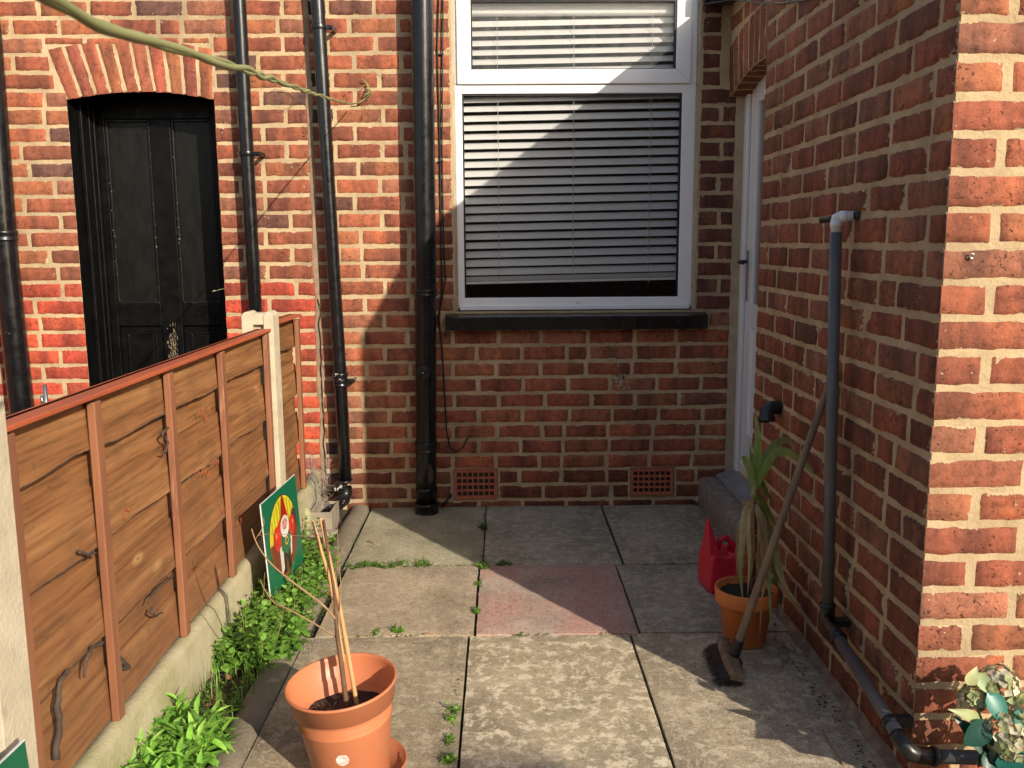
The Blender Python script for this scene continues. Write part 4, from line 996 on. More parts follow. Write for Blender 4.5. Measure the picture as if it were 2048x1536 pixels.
mb = MB()
def mossline(p, q, n, j=.006):
    for i in range(n):
        t = rnd() ** 1.; c = Vector(p).lerp(Vector(q), t) + Vector((U(-j, j), U(-j, j), -.004))
        if mn.noise(c * 6) < -.05: continue
        for k in range(2): a = U(0, 6.28); mb.leaf(c, (math.cos(a), math.sin(a), U(.3, 1.2)), (0, 0, 1), U(.005, .012), U(.003, .006), .5, 0, 2, gcol(U(.35, .8)), .2, .6)
mossline((-.095, 4.6, 0), (-.10, 3.03, 0), 330); mossline((-.66, 3.717, 0), (.1, 3.717, 0), 200, .008); mossline((-.68, 3.02, 0), (.45, 3.02, 0), 130); mossline((-.15, 2.75, 0), (-.17, 2.1, 0), 70); mossline((.53, 4.6, 0), (.485, 3.2, 0), 50, .004); mossline((-.69, 4.6, 0), (-.69, 3.0, 0), 240, .012); mossline((-.6, 4.61, 0), (1.0, 4.61, 0), 160, .006)
tag(mb.build('joint_moss', m_leaf), 'dark moss and tiny shoots filling the joints of the paving', 'moss', kind='stuff')
# perlite and grit scattered on the slabs
mb = MB()
def chip(p, s):
    mb.add([p + Vector((U(-1, 1), U(-1, 1), U(0, .5))) * s for _ in range(4)], [(0, 1, 2), (0, 2, 3), (0, 3, 1), (1, 3, 2)])
for i in range(900):
    c_ = random.choice(((1560, 1420, 130, 90), (1500, 1380, 90, 70), (1690, 1500, 40, 60), (1620, 1420, 60, 90)))
    chip(G(random.gauss(c_[0], c_[2] * .5), random.gauss(c_[1], c_[3] * .5)) + Vector((0, 0, .002)), U(.0015, .005))
for i in range(620):
    c_ = random.choice(((930, 1140, 60, 14), (900, 1150, 90, 20), (800, 1180, 200, 60), (610, 1260, 20, 50), (620, 1310, 30, 30), (540, 1420, 60, 60), (480, 1500, 60, 50)))
    chip(G(random.gauss(c_[0], c_[2] * .5), random.gauss(c_[1], c_[3] * .5)) + Vector((0, 0, .003)), U(.0015, .0048))
for i in range(150): chip(G(U(650, 1700), U(1080, 1536)) + Vector((0, 0, .002)), U(.001, .0035))
tag(mb.build('scattered_grit', m_perl), 'pale grit and perlite crumbs scattered over the slabs', 'grit', kind='stuff')
mb = MB()
for i in range(420):
    y = U(2.1, 3.55); p = Vector((XR - .06 + U(-.03, .02), y, .002)); chip(p, U(.002, .007))
for i in range(60): chip(G(U(1400, 1640), U(1330, 1480)) + Vector((0, 0, .002)), U(.002, .006))
tag(mb.build('dirt_crumbs', m_compost), 'dark crumbs of earth along the foot of the side wall', 'dirt', kind='stuff')
for (pts, lb) in (([(848, 1268), (858, 1265), (870, 1267)], 'pale dry straw lying on the slab right of the bamboo cane'), ([(1563, 1290), (1578, 1300), (1574, 1320), (1560, 1335)], 'curled dry leaf strip on the slab beside the clay pot'), ([(1645, 1460), (1660, 1490), (1690, 1530)], 'thin brown twig on the slab near the grey pipe'), ([(735, 1082), (745, 1084), (752, 1088)], 'short brown twig on the slab near the drain'), ([(1555, 1345), (1563, 1330), (1568, 1320)], 'small dark twig beside the clay pot')):
    mb = MB(); mb.tube([G(x, y, .006) for x, y in pts], .0022, 5); tag(mb.build('twig', m_twig), lb, 'twig')

# ------------------------------------------------------------------ big plastic pot with canes
PC = Vector((-.395, 2.165, .012))
tilt = Matrix.Rotation(math.radians(-4.5), 4, 'Y') @ Matrix.Rotation(math.radians(3), 4, 'X')
pot = thing('plant_pot', tuple(PC), 'large orange plastic plant pot with ribbed sides and a white sticker, holding bamboo canes', 'plant pot')
Rr, Hh = .139, .262
prof = [(0, 0), (.092, 0), (.096, .004), (.1175, .165), (.1195, .168), (.1165, .170), (.1205, .176), (.1175, .179), (.1215, .185), (.1185, .188), (.124, .205), (.1255, .208), (.1300, .2085), (.1365, .256), (.1405, .2575), (.1425, .261), (.140, .265), (.136, .2645), (.1325, .256), (.128, .21), (.1215, .206), (.102, .085), (.0, .085)]
mb = MB(); mb.lathe(prof, PC, 72, M=tilt); mb.build('pot_body', m_terr, pot)
mb = MB()
vs = []; n_ = 48
for rr in range(9):
    for j in range(n_):
        a = 2 * math.pi * j / n_; r = .1135 * rr / 8 + .0001; v = Vector((r * math.cos(a), r * math.sin(a), .168 + .008 * mn.noise(Vector((r * 40 * math.cos(a), r * 40 * math.sin(a), 0)))))
        vs.append(tilt @ v + PC)
mb.add(vs, [(i * n_ + j, i * n_ + (j + 1) % n_, (i + 1) * n_ + (j + 1) % n_, (i + 1) * n_ + j) for i in range(8) for j in range(n_)], 0, True); mb.build('compost', m_compost, pot)
# sticker
mb = MB(); vs = []; a0 = math.radians(-88)
for i in range(25):
    t = 2 * math.pi * i / 24; q = (0, 0) if i == 24 else (.0165 * math.cos(t), .0165 * math.sin(t))
    z = .112 + q[1]; r = np.interp(z, [.004, .165], [.096, .1175]) + .0012; a = a0 + q[0] / r
    vs.append(tilt @ Vector((r * math.cos(a), r * math.sin(a), z)) + PC)
mb.add(vs, [(24, i, (i + 1) % 24) for i in range(24)], 0, True)
m_stick, nt, b, out = nodes('round_sticker'); v = coord(nt, (1, 1, 3)); nt.links.new(ramp(nt, noise(nt, v, 60, 3), [(.46, (.72, .70, .66)), (.6, (.55, .36, .33))]), b.inputs['Base Color'])
mb.build('sticker', m_stick, pot)
sc = MB(); sc.lathe([(0, 0), (.112, 0), (.122, .022), (.126, .024), (.125, .027), (.120, .026), (.110, .006), (0, .006)], PC + Vector((.012, .03, -.008)), 64)
tag(sc.build('pot_saucer', m_terr), 'orange plastic saucer under the large pot', 'saucer')
def PT(px, py, y): return at(px, py, y=y)
def cane(pts, r, label, nodes_=True, name='bamboo_cane', mat=m_cane, cat='cane', grp='bamboo canes in the large pot'):
    mb = MB(); P = []
    for a, b_ in zip(pts, pts[1:]):
        for j in range(8): P.append(Vector(a).lerp(Vector(b_), j / 8))
    P.append(Vector(pts[-1])); k = len(P)
    rr = [r * (1 - .25 * i / k) + (.0012 if nodes_ and i % 9 == 5 else 0) for i in range(k)]
    mb.tube(P, rr, 10); return tag(mb.build(name, mat), label, cat, grp)
cane([PT(716, 1422, 2.165), PT(678, 1205, 2.19), PT(641, 1036, 2.21)], .0060, 'straight pale bamboo cane leaning back in the large pot, reaching highest')
cane([PT(688, 1330, 2.23), PT(660, 1160, 2.25), PT(625, 1041, 2.26)], .0052, 'second bamboo cane with a split top left of the pale one')
# dead shrub: stem and side twigs are one plant
sh = thing('dead_shrub', tuple(PT(692, 1412, 2.15)), 'dead leafless shrub with brown stem and bent side twigs in the large pot', 'plant')
def twig(pts, r, name='twig', mat=m_twig):
    mb = MB(); P = []
    pts = [Vector(p) for p in pts]
    for i in range(len(pts) - 1):
        p0, p1, p2, p3_ = pts[max(i - 1, 0)], pts[i], pts[i + 1], pts[min(i + 2, len(pts) - 1)]
        for j in range(6):
            t = j / 6; P.append(.5 * ((2 * p1) + (p2 - p0) * t + (2 * p0 - 5 * p1 + 4 * p2 - p3_) * t * t + (3 * p1 - p0 - 3 * p2 + p3_) * t ** 3))
    P.append(pts[-1]); k = len(P); mb.tube(P, [r * (1 - .65 * i / k) for i in range(k)], 7); return mb.build(name, mat, sh)
twig([PT(694, 1416, 2.15), PT(683, 1330, 2.165), PT(674, 1262, 2.18), PT(668, 1180, 2.19), PT(655, 1100, 2.2), PT(648, 1040, 2.2)], .0075, 'stem', m_bark)
twig([PT(671, 1237, 2.18), PT(640, 1205, 2.2), PT(580, 1160, 2.24), PT(540, 1125, 2.27), PT(515, 1090, 2.3), PT(503, 1057, 2.32)], .0034)
twig([PT(509, 1080, 2.31), PT(522, 1062, 2.32), PT(528, 1045, 2.33), PT(522, 1028, 2.34)], .0014)
twig([PT(509, 1082, 2.31), PT(520, 1070, 2.3), PT(560, 1068, 2.28), PT(600, 1072, 2.26), PT(640, 1070, 2.24)], .0012)
twig([PT(673, 1275, 2.18), PT(630, 1248, 2.2), PT(580, 1220, 2.22), PT(548, 1205, 2.24), PT(530, 1180, 2.26), PT(520, 1160, 2.27)], .0026)
twig([PT(672, 1170, 2.2), PT(676, 1100, 2.2), PT(674, 1050, 2.2)], .0012); twig([PT(676, 1260, 2.18), PT(682, 1180, 2.18), PT(678, 1120, 2.19), PT(690, 1090, 2.2)], .0014)
twig([PT(676, 1230, 2.18), PT(660, 1190, 2.2), PT(625, 1170, 2.22)], .0011)
mb = MB()
for i in range(45):
    p = tilt @ Vector((U(-.06, .05) - .01, U(-.05, .02), .172)) + PC; a = U(0, 6.28); mb.tube([p, p + Vector((math.cos(a) * .012, math.sin(a) * .012, U(.01, .03))), p + Vector((math.cos(a) * U(.02, .045), math.sin(a) * .03, U(.01, .045)))], [.0007, .0005, .0003], 4)
tag(mb.build('dry_moss', m_deb), 'wiry rust brown dead moss on the compost in the large pot', 'moss', kind='stuff')
mb = MB()
for (px, py) in ((652, 1412), (645, 1416), (738, 1395), (735, 1405), (722, 1412)):
    p = PT(px, py, 2.15); p = Vector((p.x, p.y, PC.z + .168))
    sprig(mb, p, .02, 6, .016, .008, .6, .55, .9)
tag(mb.build('seedlings', m_leaf), 'small green seedlings round the canes in the large pot', 'seedlings', kind='stuff')

# ------------------------------------------------------------------ clay pot with dracaena, watering can, broom
KC = Vector((.835, 2.935, .004))
kp = thing('clay_pot', tuple(KC), 'small orange clay pot with a thick rim standing beside the red watering can', 'plant pot')
mb = MB(); mb.lathe([(0, 0), (.066, 0), (.069, .004), (.089, .145), (.102, .1455), (.104, .150), (.1065, .192), (.104, .197), (.098, .197), (.095, .19), (.088, .165), (0, .165)], KC, 64); mb.build('pot_body', m_terr2, kp)
mb = MB(); n_ = 40; vs = []
for rr in range(7):
    for j in range(n_):
        a = 2 * math.pi * j / n_; r = .0925 * rr / 6 + .0001; vs.append(KC + Vector((r * math.cos(a), r * math.sin(a), .175 + .008 * mn.noise(Vector((r * 60 * math.cos(a), r * 60 * math.sin(a), 2))))))
mb.add(vs, [(i * n_ + j, i * n_ + (j + 1) % n_, (i + 1) * n_ + (j + 1) % n_, (i + 1) * n_ + j) for i in range(6) for j in range(n_)], 0, True); mb.build('compost', m_compost, kp)
dr = thing('dracaena', tuple(KC + Vector((0, 0, .17))), 'wilting dracaena with scarred trunk and drooping dry leaves in the clay pot', 'plant')
YK = KC.y + .02
def K(px, py, dy_=0): return at(px, py, y=YK + dy_)
tr = [K(1504, 1180), K(1505, 1120), K(1507, 1050), K(1508, 1000)]
mb = MB(); P = []
for a, b_ in zip(tr, tr[1:]):
    for j in range(14): P.append(a.lerp(b_, j / 14))
P.append(tr[-1]); mb.tube(P, [.0105 + (.0025 if i % 2 else -.001) for i in range(len(P))], 12)
mb.build('trunk', m_bark, dr)
mb = MB(); mb.tube([K(1508, 1003), K(1508, 985), K(1510, 960)], [.010, .011, .009], 12, col=(.30, .30, .12, 1)); mb.build('neck', m_dry, dr)
def strap(pts, w, c0, c1, name='leaf', fold=.25):
    """long strap leaf along a path; pts are (px, py, dy)"""
    pts = [K(*p) for p in pts]; P = []
    for i in range(len(pts) - 1):
        p0, p1, p2, p3_ = pts[max(i - 1, 0)], pts[i], pts[i + 1], pts[min(i + 2, len(pts) - 1)]
        for j in range(5):
            t = j / 5; P.append(.5 * ((2 * p1) + (p2 - p0) * t + (2 * p0 - 5 * p1 + 4 * p2 - p3_) * t * t + (3 * p1 - p0 - 3 * p2 + p3_) * t ** 3))
    P.append(pts[-1]); k = len(P); mb = MB(); vs = []; cs = []; side = None
    for i, p in enumerate(P):
        w_k = 1.12; t = (P[min(i + 1, k - 1)] - P[max(i - 1, 0)]).normalized(); s = t.cross(Vector((.25, 1, .1))); 
        if s.length < .05: s = Vector((1, 0, 0))
        s.normalize()
        if side and s.dot(side) < 0: s = -s
        side = s; f = i / (k - 1); ww = w_k * w * .5 * min(1, .35 + f * 3) * (1 - max(0, f - .45) / .56) + .0004; nn = s.cross(t)
        vs += [p - s * ww + nn * ww * fold, p, p + s * ww + nn * ww * fold]
        c = [c0[j] + (c1[j] - c0[j]) * f for j in range(3)] + [1]; cs += [tuple(x * 1.12 if q < 3 else 1 for q, x in enumerate(c)), tuple(c), tuple(x * .95 if q < 3 else 1 for q, x in enumerate(c))]
    b0_ = mb.add(vs, [(3 * i + j, 3 * i + j + 1, 3 * i + j + 4, 3 * i + j + 3) for i in range(k - 1) for j in range(2)], 0, True)
    for i, c in enumerate(cs): mb.c[b0_ + i] = c
    mb.build(name, m_dry, dr)
g1, g2, y1_, b1_ = (.18, .30, .05), (.34, .44, .12), (.58, .46, .20), (.44, .27, .12)
strap([(1508, 985, 0), (1514, 920, 0), (1516, 870, 0), (1510, 828, .01)], .026, g1, g2)
strap([(1507, 985, 0), (1503, 930, .02), (1500, 885, .02)], .012, g1, g1)
strap([(1507, 985, 0), (1500, 945, -.02), (1490, 918, -.03), (1483, 920, -.05), (1488, 938, -.06)], .02, g1, (.55, .55, .34))
strap([(1509, 980, 0), (1525, 935, .0), (1548, 893, .02), (1572, 881, .03), (1585, 890, .03), (1592, 915, .03)], .026, g1, (.40, .33, .19))
strap([(1510, 982, 0), (1530, 940, -.02), (1552, 905, -.04), (1580, 908, -.05), (1610, 930, -.06), (1640, 960, -.08), (1660, 985, -.09)], .026, g1, (.40, .42, .16))
strap([(1508, 990, .01), (1522, 1000, .06), (1540, 1030, .09), (1555, 1060, .1)], .02, g1, g1)
strap([(1508, 988, .01), (1518, 960, .03), (1533, 985, .08), (1548, 1010, .12)], .018, (.07, .14, .03), g1)
strap([(1508, 1000, 0), (1530, 1040, .05), (1548, 1110, .06), (1552, 1180, .03), (1556, 1240, .0)], .022, g1, (.22, .26, .07))
strap([(1508, 1000, 0), (1545, 1075, .0), (1558, 1140, -.04), (1575, 1180, -.07), (1604, 1215, -.09)], .022, (.20, .24, .07), y1_)
for pts, w, a_, b_ in (([(1506, 1000, -.01), (1490, 1025, -.05), (1484, 1090, -.08), (1482, 1150, -.09), (1488, 1228, -.11)], .018, y1_, (.22, .24, .08)),
                      ([(1506, 1002, -.01), (1496, 1040, -.06), (1499, 1120, -.08), (1495, 1190, -.1)], .014, y1_, y1_),
                      ([(1508, 1003, 0), (1520, 1050, -.05), (1518, 1130, -.07), (1520, 1215, -.1)], .016, b1_, (.2, .25, .07)),
                      ([(1508, 1003, 0), (1526, 1040, -.03), (1532, 1120, -.08), (1524, 1200, -.12), (1519, 1275, -.125)], .013, y1_, b1_),
                      ([(1509, 1003, 0), (1530, 1060, -.02), (1538, 1150, -.08), (1540, 1210, -.12), (1543, 1272, -.125)], .016, (.2, .26, .07), (.34, .34, .12)),
                      ([(1506, 1006, 0), (1494, 1012, -.03), (1488, 1000, -.04), (1484, 1010, -.05)], .008, b1_, b1_),
                      ([(1508, 1006, 0), (1515, 1020, -.03), (1524, 1050, -.04), (1534, 1090, -.03), (1545, 1120, .0)], .015, b1_, y1_),
                      ([(1507, 1020, 0), (1492, 1050, -.04), (1478, 1100, -.05), (1474, 1150, -.06)], .012, y1_, b1_),
                      ([(1508, 1010, .0), (1500, 1060, -.03), (1505, 1120, -.05), (1500, 1160, -.05)], .010, b1_, b1_)):
    strap(pts, w, a_, b_, 'dry_leaf')
for i in range(16):
    a = U(-1, 1); e = U(1080, 1240); c_ = random.choice((y1_, b1_, (.34, .38, .13), b1_)); o_ = U(-.09, .05)
    strap([(1508 + U(-3, 3), 1002 + U(-12, 14), 0), (1508 + a * 20, 1015 + U(0, 25), o_ * .5), (1508 + a * 32 + U(-4, 4), (1030 + e) / 2, o_), (1508 + a * 30 + U(-10, 10), e, o_ * 1.1), (1508 + a * 34 + U(-12, 12), e + U(5, 30), o_)], U(.004, .009), c_, tuple(x * U(.6, 1.) for x in b1_), 'dry_leaf', U(.2, 1.))
# watering can
WC = Vector((.812, 3.36, .0)); can = thing('watering_can', tuple(WC), 'red plastic watering can with a pointed spout, half hidden behind the clay pot', 'watering can')
Rz = Matrix.Rotation(math.radians(8), 4, 'Z')
def cx_(v): return WC + (Rz @ Vector(v))
ex, ez, en = (Rz @ X_), Z_, (Rz @ Y_)
mb = MB(); mb.prism([(.004, 0), (.20, 0), (.207, .01), (.207, .115), (.195, .15), (.15, .158), (.10, .158), (.055, .145), (.03, .158), (.005, .155), (.0, .10), (.0, .01)], WC + en * -.005, ex, ez, en, .145); mb.build('body', m_red, can, bevel=.014, seg=4)
mb = MB()
lo = [(.001, .01), (.052, .01), (.052, .12), (.001, .12)]; hi = [(.004, .055), (.013, .055), (.013, .07), (.004, .07)]
vs = [cx_((a, b_, .14)) for a, b_ in lo] + [cx_((a, b_ , .205)) for a, b_ in [(.002, .03), (.034, .03), (.034, .095), (.002, .095)]] + [cx_((a, b_, .292)) for a, b_ in hi]
mb.add(vs, [(4 * i + j, 4 * i + (j + 1) % 4, 4 * i + 4 + (j + 1) % 4, 4 * i + 4 + j) for i in range(2) for j in range(4)] + [(8, 9, 10, 11)], 0, False); mb.build('spout', m_red, can, bevel=.004)
mb = MB(); mb.tube([cx_((.048, .06, .165)), cx_((.062, .06, .205)), cx_((.085, .06, .210)), cx_((.12, .06, .175)), cx_((.15, .06, .15))], .0125, 12); mb.build('handle', m_red, can)
mb = MB(); mb.lathe([(.036, -.05), (.036, .018), (.034, .021), (.030, .021), (.028, .017), (.028, -.02), (0, -.02)], cx_((.112, .035, .150)), 36, M=Matrix.Rotation(math.radians(18), 4, 'X')); mb.build('filler_neck', m_red, can)
mb = MB(); mb.lathe([(.0265, -.018), (0, -.0175)], cx_((.112, .035, .150)), 36, M=Matrix.Rotation(math.radians(18), 4, 'X')); mb.build('inside', m_compost, can)
# broom
br = thing('broom', (.78, 2.76, 0), 'old wooden yard broom propped against the side wall behind the grey pipe', 'broom')
ht = at(1667, 745, x=XR - .016); hb = at(1468, 1310, y=2.74)
mb = MB(); P = [hb.lerp(ht, t / 14) for t in range(15)]; mb.tube(P, [.0135 - .0025 * i / 14 for i in range(15)], 14); mb.build('handle', m_hwood, br)
hd = (ht - hb).normalized()
A, B = G(1448, 1283, .045), G(1474, 1352, .03)
ax = (B - A).normalized(); A2 = A - ax * .01; B2 = B + ax * .01
nrm = (hd - ax * hd.dot(ax)).normalized(); sd = ax.cross(nrm)
mb = MB(); k = 10; vs = []
for i in range(k + 1):
    t = i / k; w = .027 * (1 - .35 * (2 * t - 1) ** 4); h = .012 * (1 - .3 * (2 * t - 1) ** 4) ; c = A2.lerp(B2, t)
    vs += [c - sd * w - nrm * h, c + sd * w - nrm * h, c + sd * w * .8 + nrm * h, c - sd * w * .8 + nrm * h]
mb.add(vs, [(4 * i + j, 4 * i + (j + 1) % 4, 4 * i + 4 + (j + 1) % 4, 4 * i + 4 + j) for i in range(k) for j in range(4)] + [(0, 1, 2, 3), (4 * k + 3, 4 * k + 2, 4 * k + 1, 4 * k)], 0, False)
mb.build('head', m_hwood, br, bevel=.004)
mb = MB(); mb.tube([hb - hd * .03, hb + hd * .055], [.021, .016], 14); q = hb - hd * .012; mb.box(-.032, .032, -.018, .018, -.012, .0, M=Matrix.Translation(q) @ hd.to_track_quat('Z', 'X').to_matrix().to_4x4()); mb.build('socket', m_bfit, br, bevel=.003)
mb = MB()
for i in range(2400):
    t = U(.03, .97); s = U(-1, 1); c = A2.lerp(B2, t) - nrm * .012 + sd * s * .022
    d = (-nrm + sd * s * .35 + ax * (t - .5) * .7 + Vector((-.15, 0, -.12)) + Vector((U(-1, 1), U(-1, 1), U(-1, 1))) * .2).normalized(); L = U(.045, .085); e = c + d * L; e.z = max(e.z, .002)
    mb.tube([c, (c + e) / 2 + Vector((0, 0, .006)), e], .0006, 3, cap=False)
mb.build('bristles', m_brist, br)

# ------------------------------------------------------------------ grey waste pipe on the side wall
gp = thing('waste_pipe', (XR - .04, 2.72, 0), 'grey waste pipe with a white top elbow, running down and along the side wall', 'pipe')
XP = XR - .052
a = at(1672, 465, x=XP); b_ = at(1655, 1222, x=XP); c = at(1672, 1268, x=XP); d = at(1782, 1447, x=XP)
YV = b_.y
mb = MB(); mb.tube([a, b_], .0172, 20); mb.build('upright', m_gpipe, gp)
mb = MB(); mb.tube([c, d, d + (d - c).normalized() * .06], .0172, 20); mb.build('sloping_run', m_gpipe, gp)
mb = MB(); dirr = (d - c).normalized(); J = b_ + Vector((0, 0, -.03)); 
mb.tube([b_ + Vector((0, 0, .022)), b_ + Vector((0, 0, -.015)), b_ + Vector((0, 0, -.028)) + dirr * .008, c + dirr * .0, c + dirr * .028], [.0215, .0215, .021, .021, .0215], 20)
mb.tube([b_ + Vector((0, 0, .024)), b_ + Vector((0, 0, .014))], .0235, 20); mb.tube([c + dirr * .018, c + dirr * .028], .0235, 20)
mb.box(XP + .01, XR - .001, b_.y - .05, b_.y - .02, b_.z - .03, b_.z - .01); mb.build('lower_elbow', m_bfit, gp)
# clip, corner elbow and the run round the corner
e0 = at(1793, 1472, x=XP); mb = MB()
mb.tube([d + dirr * -.008, d + dirr * .008], .0225, 20); mb.box(XP + .012, XR - .001, d.y - .012, d.y + .012, d.z - .006, d.z + .02); mb.build('clip', m_bfit, gp)
cz_ = d.z - .045
c1 = Vector((XP, YC + .02, d.z - .03)); c2 = Vector((XP, YC - .035, d.z - .048)); c3 = Vector((XP + .012, YC - .052, d.z - .053)); c4 = Vector((XP + .075, YC - .054, d.z - .060))
c1 = at(1800, 1478, x=XP); e1 = at(1870, 1513, y=YC - .05); 
c2 = at(1815, 1500, x=XP + .004); c3 = at(1832, 1509, y=YC - .05)
mb = MB(); mb.tube([c1 - (c2 - c1) * .4, c1, c2, c3, e1 + (e1 - c3) * .05], [.0215, .0215, .022, .0215, .0215], 20); mb.tube([e1 - (e1 - c3) * .15, e1 + (e1 - c3) * .05], .024, 20); mb.build('corner_elbow', m_bfit, gp)
e2 = at(2000, 1545, y=YC - .05); e2 = Vector((e1.x + 1.2, YC - .05, e1.z - .05)); 
mb = MB(); mb.tube([e1, e2], .0172, 20); mb.tube([d + dirr * .04, c1], .0172, 18); mb.build('lower_run', m_gpipe, gp)
mb = MB(); t_ = at(1672, 434, x=XP); w_ = Vector((XR + .0, t_.y - .052, t_.z + .002))
w_ = at(1712, 431, x=XR - .004)
mb.tube([a + Vector((0, 0, -.004)), t_ + Vector((0, 0, -.010)), t_ + (w_ - t_) * .02 + Vector((0, 0, -.002)), t_ + (w_ - t_) * .12, w_.lerp(t_, .1)], [.0145, .0145, .0145, .0145, .0145], 20)
mb.tube([a + Vector((0, 0, .012)), t_ + Vector((0, 0, -.014))], .0165, 20); mb.tube([t_ + (w_ - t_) * .2, t_ + (w_ - t_) * .6], .0165, 20)
mb.build('white_elbow', m_pvcd, gp)
mb = MB(); mb.tube([w_.lerp(t_, .12), w_ + Vector((.02, -.01, 0))], .012, 16); mb.build('wall_stub', m_bfit, gp)
mb = MB(); q0 = at(1664, 437, x=XR - .015); q1 = at(1642, 440, x=XR - .03); mb.tube([q0 + Vector((.02, -.01, 0)), q1], .010, 14)
tag(mb.build('pipe_stub', m_bfit), 'short black pipe stub poking from the side wall left of the white elbow', 'pipe')
mb = MB(); o = at(1560, 815, x=XR); o1 = Vector((XR - .035, o.y, o.z)); 
mb.tube([o + Vector((.02, 0, .0)), o1 + Vector((.005, 0, 0)), o1 + Vector((-.014, -.008, -.012)), o1 + Vector((-.018, -.014, -.03)), o1 + Vector((-.018, -.02, -.048))], [.026, .026, .027, .027, .027], 22, cap=False)
mb.tube([o1 + Vector((-.018, -.015, -.034)), o1 + Vector((-.018, -.02, -.048))], .031, 22, cap=False); mb.tube([o1 + Vector((-.018, -.0195, -.046)), o1 + Vector((-.018, -.012, -.02))], [.023, .020], 22, cap=True)
tag(mb.build('overflow_elbow', m_bfit), 'stubby black elbow outlet poking from the side wall above the dracaena', 'pipe')
mb = MB(); p = at(1942, 512, y=YC - .004); mb.tube([p + Vector((.006 * math.cos(t), -.004, .006 * math.sin(t))) for t in [j * .7 for j in range(9)]], .0016, 6); mb.tube([p + Vector((0, .01, 0)), p + Vector((0, -.004, -.004))], .002, 6)
tag(mb.build('screw_eye', m_steel), 'small steel screw eye in the sunlit corner brickwork', 'hook')

# ------------------------------------------------------------------ signs
def sign(o, dirv, w, h, label, lean=.06, art=True):
    o = Vector(o); ea = Vector(dirv).normalized(); eb = Vector((0, 0, 1)); en = ea.cross(eb).normalized()   # faces towards +x
    eb = (eb - en * lean).normalized(); en = ea.cross(eb).normalized()
    t = thing('gnome_sign' if art else 'garden_sign', tuple(o), label, 'sign')
    mb = MB(); mb.prism([(0, 0), (w, 0), (w, h), (0, h)], o - en * .004, ea, eb, en, .004); mb.build('board', m_white, t)
    mb = MB(); e = .0018; mb.prism([(e, 0), (w - .0005, 0), (w - .0005, h - e), (e, h - e)], o + en * .0001, ea, eb, en, .0006); mb.build('green_face', m_green, t)
    if not art: return t
    lay = [0]
    mb = MB()
    def shape(pts, c, k=1):
        lay[0] += .00022; mb.prism([(x * w, y * h) for x, y in pts], o + en * (.0007 + lay[0] * 1), ea, eb, en, .0002, 0, (*c, 1))
    def ell(cx, cy, rx, ry, c, n=28, a0=0, a1=6.2832): shape([(cx + rx * math.cos(a0 + (a1 - a0) * i / n), cy + ry * math.sin(a0 + (a1 - a0) * i / n)) for i in range(n)], c)
    ell(.5, .50, .40, .42, (.02, .02, .02)); ell(.5, .50, .385, .41, (.70, .62, .03))
    for i in range(9):
        x = .2 + i * .075; yt = .5 + .40 * math.sqrt(max(0, 1 - ((x - .5) / .385) ** 2)); shape([(x, yt - .02), (x + .016, yt - .02), (x + .03, .56), (x + .018, .56)], (.25, .36, .04) if i % 2 else (.36, .22, .02))
    shape([(.5 + .385 * math.cos(a), .50 + .41 * math.sin(a)) for a in [math.pi + math.pi * j / 20 for j in range(21)]], (.20, .035, .015))
    shape([(.62, .5), (.885, .5), (.86, .64), (.80, .70), (.68, .56)], (.10, .03, .04))
    shape([(.40, .30), (.62, .30), (.60, .10), (.54, .10), (.52, .24), (.49, .24), (.47, .12), (.39, .10)], (.012, .012, .010))
    shape([(.33, .40), (.42, .42), (.41, .16), (.33, .10)], (.68, .66, .62)); shape([(.64, .42), (.70, .42), (.66, .25), (.62, .22)], (.68, .66, .62))
    ell(.30, .52, .10, .13, (.62, .03, .015)); ell(.735, .52, .075, .11, (.62, .03, .015)); shape([(.30, .62), (.42, .70), (.50, .60), (.42, .42), (.30, .42)], (.62, .03, .015)); shape([(.60, .62), (.72, .60), (.72, .44), (.60, .44)], (.62, .04, .015))
    ell(.27, .56, .022, .03, (.75, .25, .05)); ell(.75, .55, .02, .03, (.75, .25, .05))
    shape([(.39, .50), (.50, .53), (.64, .50), (.64, .36), (.52, .27), (.38, .36)], (.012, .13, .045)); ell(.53, .42, .05, .045, (.55, .35, .04)); ell(.53, .42, .03, .028, (.02, .10, .04))
    shape([(.42, .64), (.47, .80), (.52, .93), (.57, .80), (.62, .66), (.52, .69)], (.48, .012, .015))
    ell(.51, .585, .12, .115, (.76, .73, .70)); ell(.51, .61, .075, .06, (.66, .36, .27))
    for q in (.47, .55): ell(q, .635, .012, .010, (.02, .02, .02))
    ell(.51, .565, .022, .012, (.35, .04, .04)); ell(.51, .60, .018, .018, (.72, .28, .2))
    shape([(.36, .11), (.52, .11), (.47, .06), (.36, .07)], (.30, .06, .03)); 
    mb.build('gnome_picture', m_flat, t); return t
sTL = Vector((-.842, 3.11, .459))
sd_ = Vector((.062, 1, 0)).normalized(); best = min((abs((lambda q: 1024 + F_ * q[0] / q[2])(R.T @ (np.array(sTL + sd_ * s) - CAM)) - 600), s) for s in [j * .004 for j in range(20, 160)])[1]
sign(sTL - Vector((0, 0, .36)), sd_, best, .36, 'green sign with a bearded gnome in a yellow oval, standing in the weeds')
s2 = at(72, 1479, x=-.86); d2 = Vector((.05, 1, 0)).normalized()
sign(s2 - d2 * .30 - Vector((0, 0, .36)), d2, .30, .36, 'corner of a plain green sign with a white edge at the bottom left corner', art=False)

